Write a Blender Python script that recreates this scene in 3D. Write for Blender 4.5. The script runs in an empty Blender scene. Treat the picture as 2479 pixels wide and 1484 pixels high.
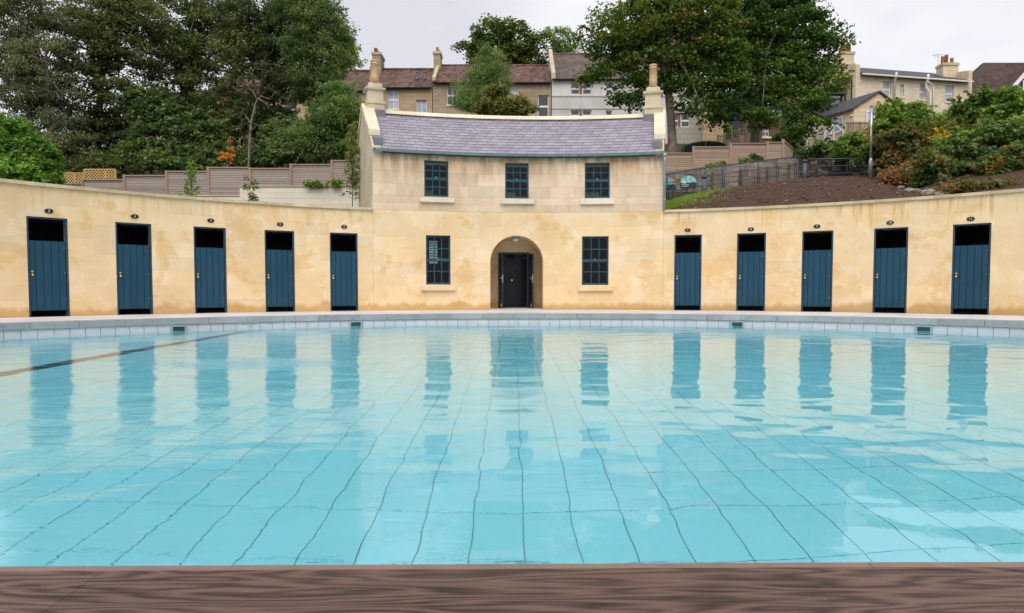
import bpy, math, random
import numpy as np
from mathutils import Vector, Matrix
PI = math.pi
sc = bpy.context.scene
col = sc.collection
random.seed(7)

# ------------------------------------------------------------------ camera, world, sun, exposure
F, CX, CY, TH, HC = 1600.0, 1239.5, 771.0, math.radians(2.475), 0.58
cam = bpy.data.cameras.new('camera'); cam_o = bpy.data.objects.new('camera', cam); col.objects.link(cam_o)
cam.sensor_width = 36; cam.lens = 36 * F / 2479.0; cam.shift_y = (CY - 742.0) / 2479.0
cam.clip_start = 0.05; cam.clip_end = 2000
cam_o.location = (0, 0, HC); cam_o.rotation_euler = (PI / 2 - TH, 0, 0)
sc.camera = cam_o

SUN_EL = math.radians(52)
world = bpy.data.worlds.new('World'); sc.world = world; world.use_nodes = True
wn = world.node_tree.nodes; wl = world.node_tree.links; wn.clear()
w_out = wn.new('ShaderNodeOutputWorld'); w_mix = wn.new('ShaderNodeMixShader'); w_mix.inputs[0].default_value = 0.88
w_sky = wn.new('ShaderNodeTexSky'); w_sky.sky_type = 'NISHITA'; w_sky.sun_disc = False
w_sky.sun_elevation = SUN_EL; w_sky.sun_rotation = PI; w_sky.dust_density = 3
b1 = wn.new('ShaderNodeBackground'); b1.inputs[1].default_value = 0.1; wl.new(w_sky.outputs[0], b1.inputs[0])
b2 = wn.new('ShaderNodeBackground'); b2.inputs[1].default_value = 0.80
tc = wn.new('ShaderNodeTexCoord'); mp = wn.new('ShaderNodeMapping'); mp.inputs['Scale'].default_value = (1.0, 1.0, 2.2); mp.inputs['Location'].default_value = (0.25, 0.1, 0.35)
wl.new(tc.outputs['Generated'], mp.inputs[0])
nz = wn.new('ShaderNodeTexNoise'); nz.inputs['Scale'].default_value = 2.6; nz.inputs['Detail'].default_value = 5; nz.inputs['Roughness'].default_value = 0.5
wl.new(mp.outputs[0], nz.inputs['Vector'])
rp = wn.new('ShaderNodeValToRGB'); rp.color_ramp.elements[0].position = 0.38; rp.color_ramp.elements[0].color = (0.70, 0.685, 0.735, 1)
rp.color_ramp.elements[1].position = 0.70; rp.color_ramp.elements[1].color = (0.97, 0.965, 0.985, 1)
wl.new(nz.outputs[0], rp.inputs[0]); wl.new(rp.outputs[0], b2.inputs[0])
wl.new(b1.outputs[0], w_mix.inputs[1]); wl.new(b2.outputs[0], w_mix.inputs[2]); wl.new(w_mix.outputs[0], w_out.inputs[0])

sun = bpy.data.lights.new('sun', 'SUN'); sun.energy = 1.5; sun.angle = math.radians(45); sun.color = (1, 0.96, 0.9)
sun_o = bpy.data.objects.new('sun', sun); col.objects.link(sun_o)
sun_o.location = (0, -20, 40); sun_o.rotation_euler = (PI / 2 - SUN_EL, 0, math.radians(-6))

sc.view_settings.view_transform = 'Standard'; sc.view_settings.look = 'None'
sc.view_settings.exposure = 0.55; sc.view_settings.gamma = 1.0; sc.view_settings.use_curve_mapping = False
cy = sc.cycles
cy.use_denoising = True; cy.caustics_refractive = True; cy.caustics_reflective = True; cy.blur_glossy = 0.3
cy.max_bounces = 14; cy.diffuse_bounces = 4; cy.glossy_bounces = 5; cy.transmission_bounces = 10; cy.transparent_max_bounces = 12
cy.sample_clamp_indirect = 12.0

# ------------------------------------------------------------------ geometry of the photograph
CC = (1.098, 4.633); R = 14.814        # the crescent's centre and wall radius
def ray(x, y):
    a = (x - CX) / F; b = (CY - y) / F
    return (a, math.cos(TH) + b * math.sin(TH), -math.sin(TH) + b * math.cos(TH))
def P(x, y, Y):                         # point seen at (x, y) standing at distance Y
    d = ray(x, y); k = Y / d[1]
    return Vector((d[0] * k, Y, HC + d[2] * k))
def cyl(x, y, r=R):                     # angle and height on a circle about the crescent's centre
    d = ray(x, y); ox, oy = -CC[0], -CC[1]
    a = d[0] ** 2 + d[1] ** 2; b = 2 * (ox * d[0] + oy * d[1]); c = ox * ox + oy * oy - r * r
    k = (-b + math.sqrt(b * b - 4 * a * c)) / (2 * a)
    return math.atan2(d[0] * k - CC[0], d[1] * k - CC[1]), HC + d[2] * k
def pol(phi, r, z): return Vector((CC[0] + r * math.sin(phi), CC[1] + r * math.cos(phi), z))
def arcfn(s, d, z): return pol(s / R, R + d, z)
def planefn(A, B):                      # facade through two ground points; depth goes away from the viewer
    A = Vector((A[0], A[1])); B = Vector((B[0], B[1])); t = (B - A).normalized(); n = Vector((-t.y, t.x))
    if n.y < 0: n = -n
    return lambda s, d, z: Vector((A.x + t.x * s + n.x * d, A.y + t.y * s + n.y * d, z))

# ------------------------------------------------------------------ mesh helpers
OFF = {}
def tag(o, label=None, cat=None, group=None, kind=None):
    if label: o['label'] = label
    if cat: o['category'] = cat
    if group: o['group'] = group
    if kind: o['kind'] = kind
    return o
def thing(name, label, cat, loc=(0, 0, 0), group=None):
    o = bpy.data.objects.new(name, None); o.empty_display_size = 0.2; col.objects.link(o); o.location = loc
    OFF[o] = Vector(loc); return tag(o, label, cat, group)
class MB:
    def __init__(s): s.v = []; s.f = []
    def quad(s, *p):
        n = len(s.v); s.v += [tuple(q) for q in p]; s.f.append(tuple(range(n, n + len(p)))); return s
    def hexa(s, p):                     # 8 points: bottom 4 (ccw), top 4
        n = len(s.v); s.v += [tuple(q) for q in p]
        for f in ((3, 2, 1, 0), (4, 5, 6, 7), (0, 1, 5, 4), (1, 2, 6, 5), (2, 3, 7, 6), (3, 0, 4, 7)): s.f.append(tuple(n + i for i in f))
        return s
    def box(s, a, b):
        x0, y0, z0 = a; x1, y1, z1 = b
        return s.hexa([(x0, y0, z0), (x1, y0, z0), (x1, y1, z0), (x0, y1, z0), (x0, y0, z1), (x1, y0, z1), (x1, y1, z1), (x0, y1, z1)])
    def fbox(s, fn, s0, s1, d0, d1, z0, z1, ds=0.6):
        n = max(1, int(math.ceil(abs(s1 - s0) / ds)))
        for i in range(n):
            a = s0 + (s1 - s0) * i / n; b = s0 + (s1 - s0) * (i + 1) / n
            s.hexa([fn(a, d0, z0), fn(b, d0, z0), fn(b, d1, z0), fn(a, d1, z0), fn(a, d0, z1), fn(b, d0, z1), fn(b, d1, z1), fn(a, d1, z1)])
        return s
    def bar(s, a, b, w, h=None, up=(0, 0, 1)):
        a = Vector(a); b = Vector(b); h = h or w; t = (b - a).normalized(); u = Vector(up)
        x = t.cross(u)
        if x.length < 1e-4: x = t.cross(Vector((1, 0, 0)))
        x.normalize(); y = x.cross(t).normalized(); x *= w / 2; y *= h / 2
        return s.hexa([a - x - y, a + x - y, a + x + y, a - x + y, b - x - y, b + x - y, b + x + y, b - x + y])
    def tube(s, pts, rad, n=8, cap=True):
        pts = [Vector(p) for p in pts]; m = len(pts)
        if not hasattr(rad, '__len__'): rad = [rad] * m
        base = len(s.v); ref = Vector((0.31, 0.95, 0.05))
        for i, p in enumerate(pts):
            t = (pts[min(i + 1, m - 1)] - pts[max(i - 1, 0)]).normalized()
            x = t.cross(ref)
            if x.length < 1e-3: x = t.cross(Vector((0, 0, 1)))
            x.normalize(); y = t.cross(x)
            for k in range(n):
                a = 2 * PI * k / n; s.v.append(tuple(p + (x * math.cos(a) + y * math.sin(a)) * rad[i]))
        for i in range(m - 1):
            for k in range(n):
                a = base + i * n + k; b = base + i * n + (k + 1) % n; s.f.append((a, b, b + n, a + n))
        if cap:
            s.f.append(tuple(base + k for k in range(n - 1, -1, -1))); s.f.append(tuple(base + (m - 1) * n + k for k in range(n)))
        return s
    def lathe(s, c, prof, n=16):        # prof: (radius, z)
        base = len(s.v); c = Vector(c)
        for r, z in prof:
            for k in range(n): s.v.append((c.x + r * math.cos(2 * PI * k / n), c.y + r * math.sin(2 * PI * k / n), c.z + z))
        for i in range(len(prof) - 1):
            for k in range(n):
                a = base + i * n + k; b = base + i * n + (k + 1) % n; s.f.append((a, b, b + n, a + n))
        s.f.append(tuple(base + (len(prof) - 1) * n + k for k in range(n))); s.f.append(tuple(base + k for k in range(n - 1, -1, -1)))
        return s
    def ball(s, c, r, sq=(1, 1, 1), n=10):
        prof = [(math.sin(PI * i / 6) * r, -math.cos(PI * i / 6) * r) for i in range(1, 6)]
        base = len(s.v); c = Vector(c)
        for rr, z in prof:
            for k in range(n): s.v.append((c.x + rr * math.cos(2 * PI * k / n) * sq[0], c.y + rr * math.sin(2 * PI * k / n) * sq[1], c.z + z * sq[2]))
        for i in range(4):
            for k in range(n):
                a = base + i * n + k; b = base + i * n + (k + 1) % n; s.f.append((a, b, b + n, a + n))
        s.f.append(tuple(base + 4 * n + k for k in range(n))); s.f.append(tuple(base + k for k in range(n - 1, -1, -1)))
        return s
    def build(s, name, mat, parent=None, smooth=False):
        off = OFF.get(parent, Vector((0, 0, 0)))
        me = bpy.data.meshes.new(name); me.from_pydata([(v[0] - off.x, v[1] - off.y, v[2] - off.z) for v in s.v], [], s.f); me.update()
        if mat: me.materials.append(mat)
        if smooth: me.polygons.foreach_set('use_smooth', [True] * len(me.polygons))
        o = bpy.data.objects.new(name, me); col.objects.link(o); o.parent = parent; OFF[o] = off
        return o
def inst(src_mesh, name, parent, loc, rot=(0, 0, 0), scale=None):
    o = bpy.data.objects.new(name, src_mesh); col.objects.link(o); o.parent = parent
    o.location = Vector(loc) - OFF.get(parent, Vector((0, 0, 0))); o.rotation_euler = rot
    if scale: o.scale = scale
    OFF[o] = OFF.get(parent, Vector((0, 0, 0))); return o
def wall_panel(mb, holes, s0, s1, z0, z1, fn, th, ds=0.5):
    S = {round(s0, 4), round(s1, 4)}; Z = {round(z0, 4), round(z1, 4)}
    for a, b, c, d in holes: S |= {round(a, 4), round(b, 4)}; Z |= {round(c, 4), round(d, 4)}
    S = sorted(x for x in S if s0 - 1e-3 <= x <= s1 + 1e-3); Z = sorted(z for z in Z if z0 - 1e-3 <= z <= z1 + 1e-3)
    SS = []
    for a, b in zip(S, S[1:]):
        n = max(1, int(math.ceil((b - a) / ds))); SS += [a + (b - a) * i / n for i in range(n)]
    SS.append(S[-1]); ns, nzz = len(SS) - 1, len(Z) - 1
    solid = [[not any(a - 1e-3 < (SS[i] + SS[i + 1]) / 2 < b + 1e-3 and c < (Z[j] + Z[j + 1]) / 2 < d for a, b, c, d in holes) for j in range(nzz)] for i in range(ns)]
    for i in range(ns):
        for j in range(nzz):
            if not solid[i][j]: continue
            a, b, c, d = SS[i], SS[i + 1], Z[j], Z[j + 1]
            mb.quad(fn(a, 0, c), fn(b, 0, c), fn(b, 0, d), fn(a, 0, d)); mb.quad(fn(b, th, c), fn(a, th, c), fn(a, th, d), fn(b, th, d))
            if i == 0 or not solid[i - 1][j]: mb.quad(fn(a, th, c), fn(a, 0, c), fn(a, 0, d), fn(a, th, d))
            if i == ns - 1 or not solid[i + 1][j]: mb.quad(fn(b, 0, c), fn(b, th, c), fn(b, th, d), fn(b, 0, d))
            if j == 0 or not solid[i][j - 1]: mb.quad(fn(a, th, c), fn(b, th, c), fn(b, 0, c), fn(a, 0, c))
            if j == nzz - 1 or not solid[i][j + 1]: mb.quad(fn(a, 0, d), fn(b, 0, d), fn(b, th, d), fn(a, th, d))
    return mb

# ------------------------------------------------------------------ materials
class M:                                # tiny node-graph helper
    def __init__(s, name):
        s.m = bpy.data.materials.new(name); s.m.use_nodes = True; s.t = s.m.node_tree; s.t.nodes.clear()
        s.out = s.n('OutputMaterial')
    def n(s, typ, **kw):
        n = s.t.nodes.new('ShaderNode' + typ)
        for k, v in kw.items(): setattr(n, k, v)
        return n
    def set(s, sock, v):
        if hasattr(v, 'outputs'): v = v.outputs[0]
        if isinstance(v, bpy.types.NodeSocket): s.t.links.new(v, sock)
        elif isinstance(v, (tuple, list)) and len(v) == 3 and sock.type == 'RGBA': sock.default_value = (*v, 1)
        else: sock.default_value = v
    def pos(s, scale=(1, 1, 1), obj=False):
        g = s.n('TexCoord').outputs['Object'] if obj else s.n('NewGeometry').outputs['Position']
        mp = s.n('Mapping'); s.set(mp.inputs[0], g); mp.inputs['Scale'].default_value = scale; return mp.outputs[0]
    def noise(s, scale, vec=None, detail=4, rough=0.55, dist=0):
        n = s.n('TexNoise'); n.inputs['Scale'].default_value = scale; n.inputs['Detail'].default_value = detail; n.inputs['Roughness'].default_value = rough; n.inputs['Distortion'].default_value = dist
        if vec is not None: s.set(n.inputs['Vector'], vec)
        return n.outputs[0]
    def ramp(s, f, *st):
        n = s.n('ValToRGB'); s.set(n.inputs[0], f); e = n.color_ramp.elements
        while len(e) < len(st): e.new(0.5)
        for i, (p, c) in enumerate(st): e[i].position = p; e[i].color = (*c, 1) if len(c) == 3 else c
        return n.outputs[0]
    def step(s, f, a, b, lo=0.0, hi=1.0):
        n = s.n('MapRange'); s.set(n.inputs[0], f); n.inputs[1].default_value = a; n.inputs[2].default_value = b; n.inputs[3].default_value = lo; n.inputs[4].default_value = hi; return n.outputs[0]
    def math(s, op, a, b=0.0, c=None):
        n = s.n('Math', operation=op); s.set(n.inputs[0], a); s.set(n.inputs[1], b)
        if c is not None: s.set(n.inputs[2], c)
        return n.outputs[0]
    def mix(s, f, a, b, mode='MIX'):
        n = s.n('Mix', data_type='RGBA', blend_type=mode); s.set(n.inputs[0], f); s.set(n.inputs[6], a); s.set(n.inputs[7], b); return n.outputs[2]
    def xyz(s, v): n = s.n('SeparateXYZ'); s.set(n.inputs[0], v); return n.outputs
    def rnd(s):
        a = s.n('ObjectInfo').outputs['Random']; b = s.n('NewGeometry').outputs['Random Per Island']
        return s.math('FRACT', s.math('ADD', a, b))
    def bump(s, h, strength=0.3, dist=0.01):
        n = s.n('Bump'); n.inputs['Strength'].default_value = strength; n.inputs['Distance'].default_value = dist; s.set(n.inputs['Height'], h); return n.outputs[0]
    def pbr(s, color, rough=0.8, bump=None, metal=0.0, spec=0.3, **kw):
        p = s.n('BsdfPrincipled'); s.set(p.inputs['Base Color'], color); s.set(p.inputs['Roughness'], rough); s.set(p.inputs['Metallic'], metal)
        p.inputs['Specular IOR Level'].default_value = spec
        if bump is not None: s.set(p.inputs['Normal'], bump)
        s.t.links.new(p.outputs[0], s.out.inputs[0]); return s.m
def simple(name, c, rough=0.7, var=0.12, scale=6, metal=0.0, spec=0.3, rnd=0.0, bump=0.0):
    m = M(name); nz = m.noise(scale, m.pos(), 5)
    f = m.step(nz, 0.3, 0.7)
    cc = m.mix(f, tuple(x * (1 - var) for x in c), tuple(min(1, x * (1 + var)) for x in c))
    if rnd:
        k = m.step(m.rnd(), 0, 1, 1 - rnd, 1 + rnd); cc = m.mix(1.0, cc, k, 'MULTIPLY')
    return m.pbr(cc, rough, m.bump(m.noise(scale * 8, m.pos()), bump, 0.01) if bump else None, metal, spec)

def mk_limewash(name='limewash', streak=0.7):
    m = M(name); p = m.pos(); z = m.xyz(p)[2]
    big = m.noise(0.5, p, 7, 0.62, 0.1); med = m.noise(1.5, p, 7, 0.66, 0.15); fine = m.noise(9, p, 5, 0.6)
    c = m.mix(m.step(big, 0.38, 0.62), (0.72, 0.515, 0.28), (0.78, 0.595, 0.365))
    c = m.mix(m.math('MULTIPLY', m.step(med, 0.50, 0.60), 0.6), c, (0.80, 0.655, 0.465))
    c = m.mix(m.math('MULTIPLY', m.step(m.noise(1.1, m.pos((1, 1, 1.2)), 7, 0.62, 0.2), 0.54, 0.61), 0.68), c, (0.675, 0.435, 0.185))
    # ashlar blocks faintly read through the wash: courses and per-block tone
    course = m.math('FLOOR', m.math('MULTIPLY', z, 2.9)); ang = m.math('ARCTAN2', m.math('SUBTRACT', m.xyz(p)[0], CC[0]), m.math('SUBTRACT', m.xyz(p)[1], CC[1]))
    blk = m.math('FLOOR', m.math('ADD', m.math('MULTIPLY', ang, 17.0), m.math('MULTIPLY', course, 0.37)))
    wn_ = m.n('TexWhiteNoise', noise_dimensions='2D'); cmb = m.n('CombineXYZ'); m.set(cmb.inputs[0], course); m.set(cmb.inputs[1], blk); m.set(wn_.inputs['Vector'], cmb.outputs[0])
    c = m.mix(1.0, c, m.step(wn_.outputs[0], 0, 1, 0.94, 1.05), 'MULTIPLY')
    # rust-coloured run-off streaks below the coping
    stv = m.noise(11, m.pos((1, 1, 0.05)), 3, 0.6)
    topm = m.step(m.math('ADD', z, m.math('MULTIPLY', m.noise(9, m.pos((1, 1, 0.03)), 2), 1.5)), 3.05, 3.35)
    topm = m.math('MULTIPLY', topm, m.math('LESS_THAN', z, 2.85))
    c = m.mix(m.math('MULTIPLY', m.math('MULTIPLY', m.step(stv, 0.54, 0.62), topm), streak), c, (0.58, 0.355, 0.12))
    # damp ochre band along the foot of the wall
    edge = m.math('SUBTRACT', z, m.math('MULTIPLY', m.noise(1.5, m.pos((1, 1, 0.2)), 5, 0.65), 0.62))
    c = m.mix(m.step(edge, -0.20, -0.09, 0.7, 0.0), c, (0.50, 0.28, 0.075))
    c = m.mix(m.math('MULTIPLY', m.step(fine, 0.55, 0.75), 0.25), c, (0.78, 0.66, 0.48))
    fr = m.math('FRACT', m.math('MULTIPLY', z, 2.9)); line = m.math('MULTIPLY', m.step(fr, 0.0, 0.02), m.step(m.noise(0.9, p), 0.4, 0.55))
    h = m.math('ADD', m.math('MULTIPLY', m.noise(22, p, 6, 0.65), 0.6), m.math('MULTIPLY', line, 0.25))
    return m.pbr(c, 0.9, m.bump(h, 0.35, 0.012), spec=0.15)
def mk_stone(name, a, b, stain, rnd=0.10, sc=1.0, rust=0.5):
    m = M(name); p = m.pos(); z = m.xyz(p)[2]
    c = m.mix(m.step(m.noise(1.2 * sc, p, 6, 0.6, 0.5), 0.35, 0.65), a, b)
    c = m.mix(m.math('MULTIPLY', m.step(m.noise(3.0 * sc, m.pos((1, 1, 0.22)), 5, 0.6), 0.5, 0.68), rust), c, stain)
    c = m.mix(m.math('MULTIPLY', m.step(m.noise(14 * sc, p, 5, 0.7), 0.55, 0.8), 0.3), c, tuple(x * 0.72 for x in a))
    c = m.mix(1.0, c, m.step(m.rnd(), 0, 1, 1 - rnd, 1 + rnd), 'MULTIPLY')
    return m.pbr(c, 0.9, m.bump(m.noise(30 * sc, p, 6, 0.7), 0.35, 0.01), spec=0.15)
def mk_upper():
    m = M('upper_ashlar'); p = m.pos(); z = m.xyz(p)[2]
    c = m.mix(m.step(m.noise(0.9, p, 6, 0.6, 0.5), 0.35, 0.65), (0.645, 0.475, 0.325), (0.755, 0.60, 0.45))
    st = m.noise(4.0, m.pos((1, 1, 0.16)), 4, 0.65)
    top = m.step(m.math('ADD', z, m.math('MULTIPLY', m.noise(1.3, m.pos((1, 1, 0.1)), 3), 1.4)), 4.3, 5.1)
    c = m.mix(m.math('MULTIPLY', m.math('MULTIPLY', m.step(st, 0.38, 0.58), top), 0.95), c, (0.40, 0.225, 0.095))
    c = m.mix(m.math('MULTIPLY', m.step(m.noise(2.2, m.pos((1, 1, 0.35)), 5, 0.6), 0.53, 0.68), 0.6), c, (0.54, 0.365, 0.20))
    c = m.mix(m.math('MULTIPLY', m.step(m.noise(20, m.pos((1, 1, 4)), 4, 0.6), 0.5, 0.75), 0.22), c, (0.70, 0.63, 0.52))
    c = m.mix(1.0, c, m.step(m.rnd(), 0, 1, 0.89, 1.08), 'MULTIPLY')
    return m.pbr(c, 0.9, m.bump(m.noise(26, m.pos((1, 1, 2.5)), 6, 0.7), 0.35, 0.01), spec=0.15)
def mk_paint(name, c, rough=0.45, spec=0.4):
    m = M(name); p = m.pos()
    cc = m.mix(m.step(m.noise(2.2, p, 5), 0.3, 0.7), tuple(x * 0.9 for x in c), tuple(x * 1.1 for x in c))
    cc = m.mix(1.0, cc, m.step(m.rnd(), 0, 1, 0.94, 1.06), 'MULTIPLY')
    return m.pbr(cc, m.step(m.noise(9, p), 0.3, 0.7, rough - 0.06, rough + 0.1), m.bump(m.noise(60, p), 0.08, 0.004), spec=spec)
def mk_slate():
    m = M('slate'); p = m.pos(); r = m.rnd()
    c = m.ramp(r, (0.0, (0.255, 0.23, 0.28)), (0.5, (0.305, 0.275, 0.33)), (1.0, (0.36, 0.33, 0.385)))
    c = m.mix(m.step(m.noise(7, p, 5), 0.35, 0.7, 0, 0.35), c, (0.25, 0.22, 0.27))
    return m.pbr(c, 0.52, m.bump(m.noise(28, p, 5, 0.6), 0.3, 0.006), spec=0.45)
def mk_tile_roof(name, a, b, c3, pitch=0.30, course=0.33):
    m = M(name); o = m.pos(obj=True); x, y, z = m.xyz(o)
    rx = m.math('MULTIPLY', m.math('SINE', m.math('MULTIPLY', x, 2 * PI / pitch)), 0.5)
    fz = m.math('FRACT', m.math('MULTIPLY', z, 1 / (course * 0.6)))
    cell = m.n('CombineXYZ'); m.set(cell.inputs[0], m.math('FLOOR', m.math('MULTIPLY', x, 1 / pitch))); m.set(cell.inputs[1], m.math('FLOOR', m.math('MULTIPLY', z, 1 / (course * 0.6))))
    w = m.n('TexWhiteNoise', noise_dimensions='2D'); m.set(w.inputs['Vector'], cell.outputs[0])
    cc = m.ramp(w.outputs[0], (0.0, a), (0.5, b), (1.0, c3))
    cc = m.mix(m.step(m.noise(0.8, m.pos(), 6, 0.65), 0.45, 0.7, 0, 0.55), cc, tuple(x * 0.55 for x in a))
    cc = m.mix(m.step(m.noise(9, m.pos(), 3, 0.65), 0.64, 0.72, 0, 0.5), cc, (0.42, 0.37, 0.33))
    h = m.math('ADD', rx, m.math('MULTIPLY', fz, -0.9))
    return m.pbr(cc, 0.85, m.bump(h, 1.0, 0.05), spec=0.2)
def mk_tile():
    m = M('pool_tile'); p = m.pos(); r = m.rnd()
    c = m.mix(m.step(r, 0, 1), (0.84, 0.84, 0.85), (0.88, 0.88, 0.89)); c = m.mix(m.step(m.noise(3, p, 4), 0.4, 0.7, 0, 0.25), c, (0.82, 0.81, 0.81))
    return m.pbr(c, 0.35, spec=0.4)
def mk_wood(name, dark, light, sx=0.55, sy=9.0, rings=True, greyed=None, bumpd=0.004):
    m = M(name); o = m.pos((sx, sy, sy), obj=False)
    n1 = m.noise(1.0, m.pos((0.9, 8.0, 1)), 3, 0.45, 0.15); n2 = m.noise(0.6, m.pos((6.0, 70, 1)), 5, 0.75)
    band = m.math('FRACT', m.math('MULTIPLY', m.math('ADD', n1, m.math('MULTIPLY', n2, 0.03)), 17.0))
    tri = m.step(m.math('ABSOLUTE', m.math('SUBTRACT', band, 0.55)), 0.0, 0.45)
    fib = m.noise(1.0, m.pos((2.2, 60, 1)), 6, 0.85)
    f = m.math('ADD', m.math('MULTIPLY', tri, 0.32), m.math('MULTIPLY', fib, 0.80))
    c = m.ramp(f, (0.36, light), (0.56, tuple(a * 0.6 + b * 0.4 for a, b in zip(light, dark))), (0.76, dark))
    c = m.mix(m.step(m.noise(0.9, m.pos((1, 4, 1)), 4), 0.35, 0.7, 0, 0.35), c, tuple(x * 0.8 for x in light))
    c = m.mix(m.step(m.noise(150, m.pos(), 2, 0.8), 0.755, 0.78, 0, 0.8), c, (0.55, 0.50, 0.47))
    if greyed: c = m.mix(0.35, c, greyed)
    c = m.mix(1.0, c, m.step(m.rnd(), 0, 1, 0.9, 1.1), 'MULTIPLY')
    return m.pbr(c, m.step(f, 0.2, 0.8, 0.5, 0.7), m.bump(f, 0.4, bumpd), spec=0.35)
def mk_fence(name, a, b):
    m = M(name); fib = m.noise(2.0, m.pos((1.5, 1.5, 60)), 5, 0.7); r = m.rnd()
    c = m.mix(m.step(fib, 0.3, 0.7), a, b); c = m.mix(m.step(m.noise(7, m.pos((1, 1, 3)), 3, 0.6), 0.68, 0.74, 0, 0.6), c, tuple(x * 0.45 for x in a))
    c = m.mix(m.step(m.noise(0.6, m.pos(), 4), 0.4, 0.7, 0, 0.35), c, (0.33, 0.26, 0.235))
    c = m.mix(1.0, c, m.step(r, 0, 1, 0.85, 1.13), 'MULTIPLY')
    return m.pbr(c, 0.85, m.bump(fib, 0.3, 0.004), spec=0.2)
def mk_leaf(name, *cols, trans=0.42, rough=0.5):
    m = M(name); t = m.n('Attribute', attribute_name='tint').outputs['Fac']; n = len(cols)
    c = m.ramp(t, *[(i / max(1, n - 1), (cc[0] * 2.6, cc[1] * 2.3, cc[2] * 2.0)) for i, cc in enumerate(cols)])
    p = m.n('BsdfPrincipled'); m.set(p.inputs['Base Color'], c); p.inputs['Roughness'].default_value = rough; p.inputs['Specular IOR Level'].default_value = 0.35
    tr = m.n('BsdfTranslucent'); m.set(tr.inputs[0], m.mix(1.0, c, (1.15, 1.25, 0.6), 'MULTIPLY')); mx = m.n('MixShader'); mx.inputs[0].default_value = trans
    m.t.links.new(p.outputs[0], mx.inputs[1]); m.t.links.new(tr.outputs[0], mx.inputs[2]); m.t.links.new(mx.outputs[0], m.out.inputs[0]); return m.m
def mk_glass(name, tint=(0.85, 0.9, 0.92), ior=1.5, gloss=0.02):
    m = M(name); tr = m.n('BsdfTransparent'); m.set(tr.inputs[0], tint); gl = m.n('BsdfGlossy'); gl.inputs['Roughness'].default_value = gloss
    nrm = m.bump(m.noise(1.7, m.pos(), 2), 0.05, 0.05); m.set(gl.inputs['Normal'], nrm)
    fr = m.n('Fresnel'); fr.inputs[0].default_value = ior; mx = m.n('MixShader'); f = m.math('MULTIPLY', fr.outputs[0], 0.3)
    m.t.links.new(f, mx.inputs[0]); m.t.links.new(tr.outputs[0], mx.inputs[1]); m.t.links.new(gl.outputs[0], mx.inputs[2]); m.t.links.new(mx.outputs[0], m.out.inputs[0]); return m.m
def mk_water():
    m = M('water'); p = m.pos(); x, y, z = m.xyz(p)
    long = m.noise(0.75, m.pos((1, 1.5, 0)), 2, 0.4, 0.6); mid = m.noise(1.9, m.pos((0.9, 1.3, 0)), 1, 0.4, 0.3); fine = m.noise(11, m.pos((0.55, 1.5, 0)), 3, 0.55)
    patch = m.step(m.noise(0.28, m.pos((1, 1, 0)), 2, 0.4), 0.38, 0.62)         # calm and breezy patches
    left = m.step(m.math('ADD', x, m.math('MULTIPLY', y, -0.10)), -3.2, 0.6, 1.0, 0.0)
    far = m.step(y, 3.5, 8.5)
    br = m.math('MINIMUM', m.math('ADD', m.math('ADD', m.math('MULTIPLY', left, 1.15), m.math('MULTIPLY', far, 0.30)), m.math('MULTIPLY', patch, 0.12)), 2.2)
    dx = m.math('DIVIDE', m.math('ADD', x, 2.9), 1.25); dy = m.math('DIVIDE', m.math('SUBTRACT', y, 7.4), 0.75)   # the jet's ruffled spot
    jet = m.step(m.math('ADD', m.math('MULTIPLY', dx, dx), m.math('MULTIPLY', dy, dy)), 0.1, 1.0, 1.0, 0.0)
    h = m.math('ADD', m.math('MULTIPLY', long, 0.014), m.math('MULTIPLY', mid, 0.0115))
    h = m.math('ADD', h, m.math('MULTIPLY', m.math('MULTIPLY', fine, br), 0.0026))
    h = m.math('ADD', h, m.math('MULTIPLY', m.math('MULTIPLY', m.noise(20, m.pos((0.5, 1, 0)), 3), jet), 0.011))
    g = m.n('BsdfGlass'); g.inputs['Roughness'].default_value = 0.0; g.inputs['IOR'].default_value = 1.333; g.inputs['Color'].default_value = (1, 1, 1, 1)
    m.set(g.inputs['Normal'], m.bump(h, 1.0, 1.0)); m.t.links.new(g.outputs[0], m.out.inputs[0])
    v = m.n('VolumeAbsorption'); v.inputs[0].default_value = (0.59, 0.955, 0.995, 1); v.inputs[1].default_value = 1.0
    m.t.links.new(v.outputs[0], m.out.inputs['Volume']); return m.m
def mk_soil():
    m = M('soil'); p = m.pos(); n = m.noise(3, p, 8, 0.7); f = m.noise(34, p, 5, 0.75)
    c = m.mix(m.step(n, 0.35, 0.65), (0.080, 0.047, 0.033), (0.125, 0.079, 0.056)); c = m.mix(m.step(f, 0.6, 0.72, 0, 0.6), c, (0.20, 0.13, 0.095)); c = m.mix(m.step(f, 0.30, 0.42, 0.6, 0), c, (0.055, 0.030, 0.02))
    return m.pbr(c, 0.95, m.bump(m.math('ADD', f, m.math('MULTIPLY', n, 2)), 0.9, 0.05), spec=0.1)
def mk_ground():
    m = M('hillside_ground'); p = m.pos(); n = m.noise(0.5, p, 8, 0.7)
    c = m.mix(m.step(n, 0.35, 0.65), (0.030, 0.042, 0.014), (0.062, 0.062, 0.030)); c = m.mix(m.step(m.noise(2.2, p, 6, 0.7), 0.55, 0.7, 0, 0.7), c, (0.085, 0.060, 0.036))
    return m.pbr(c, 0.95, m.bump(m.noise(9, p, 6, 0.7), 0.8, 0.08), spec=0.1)
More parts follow.
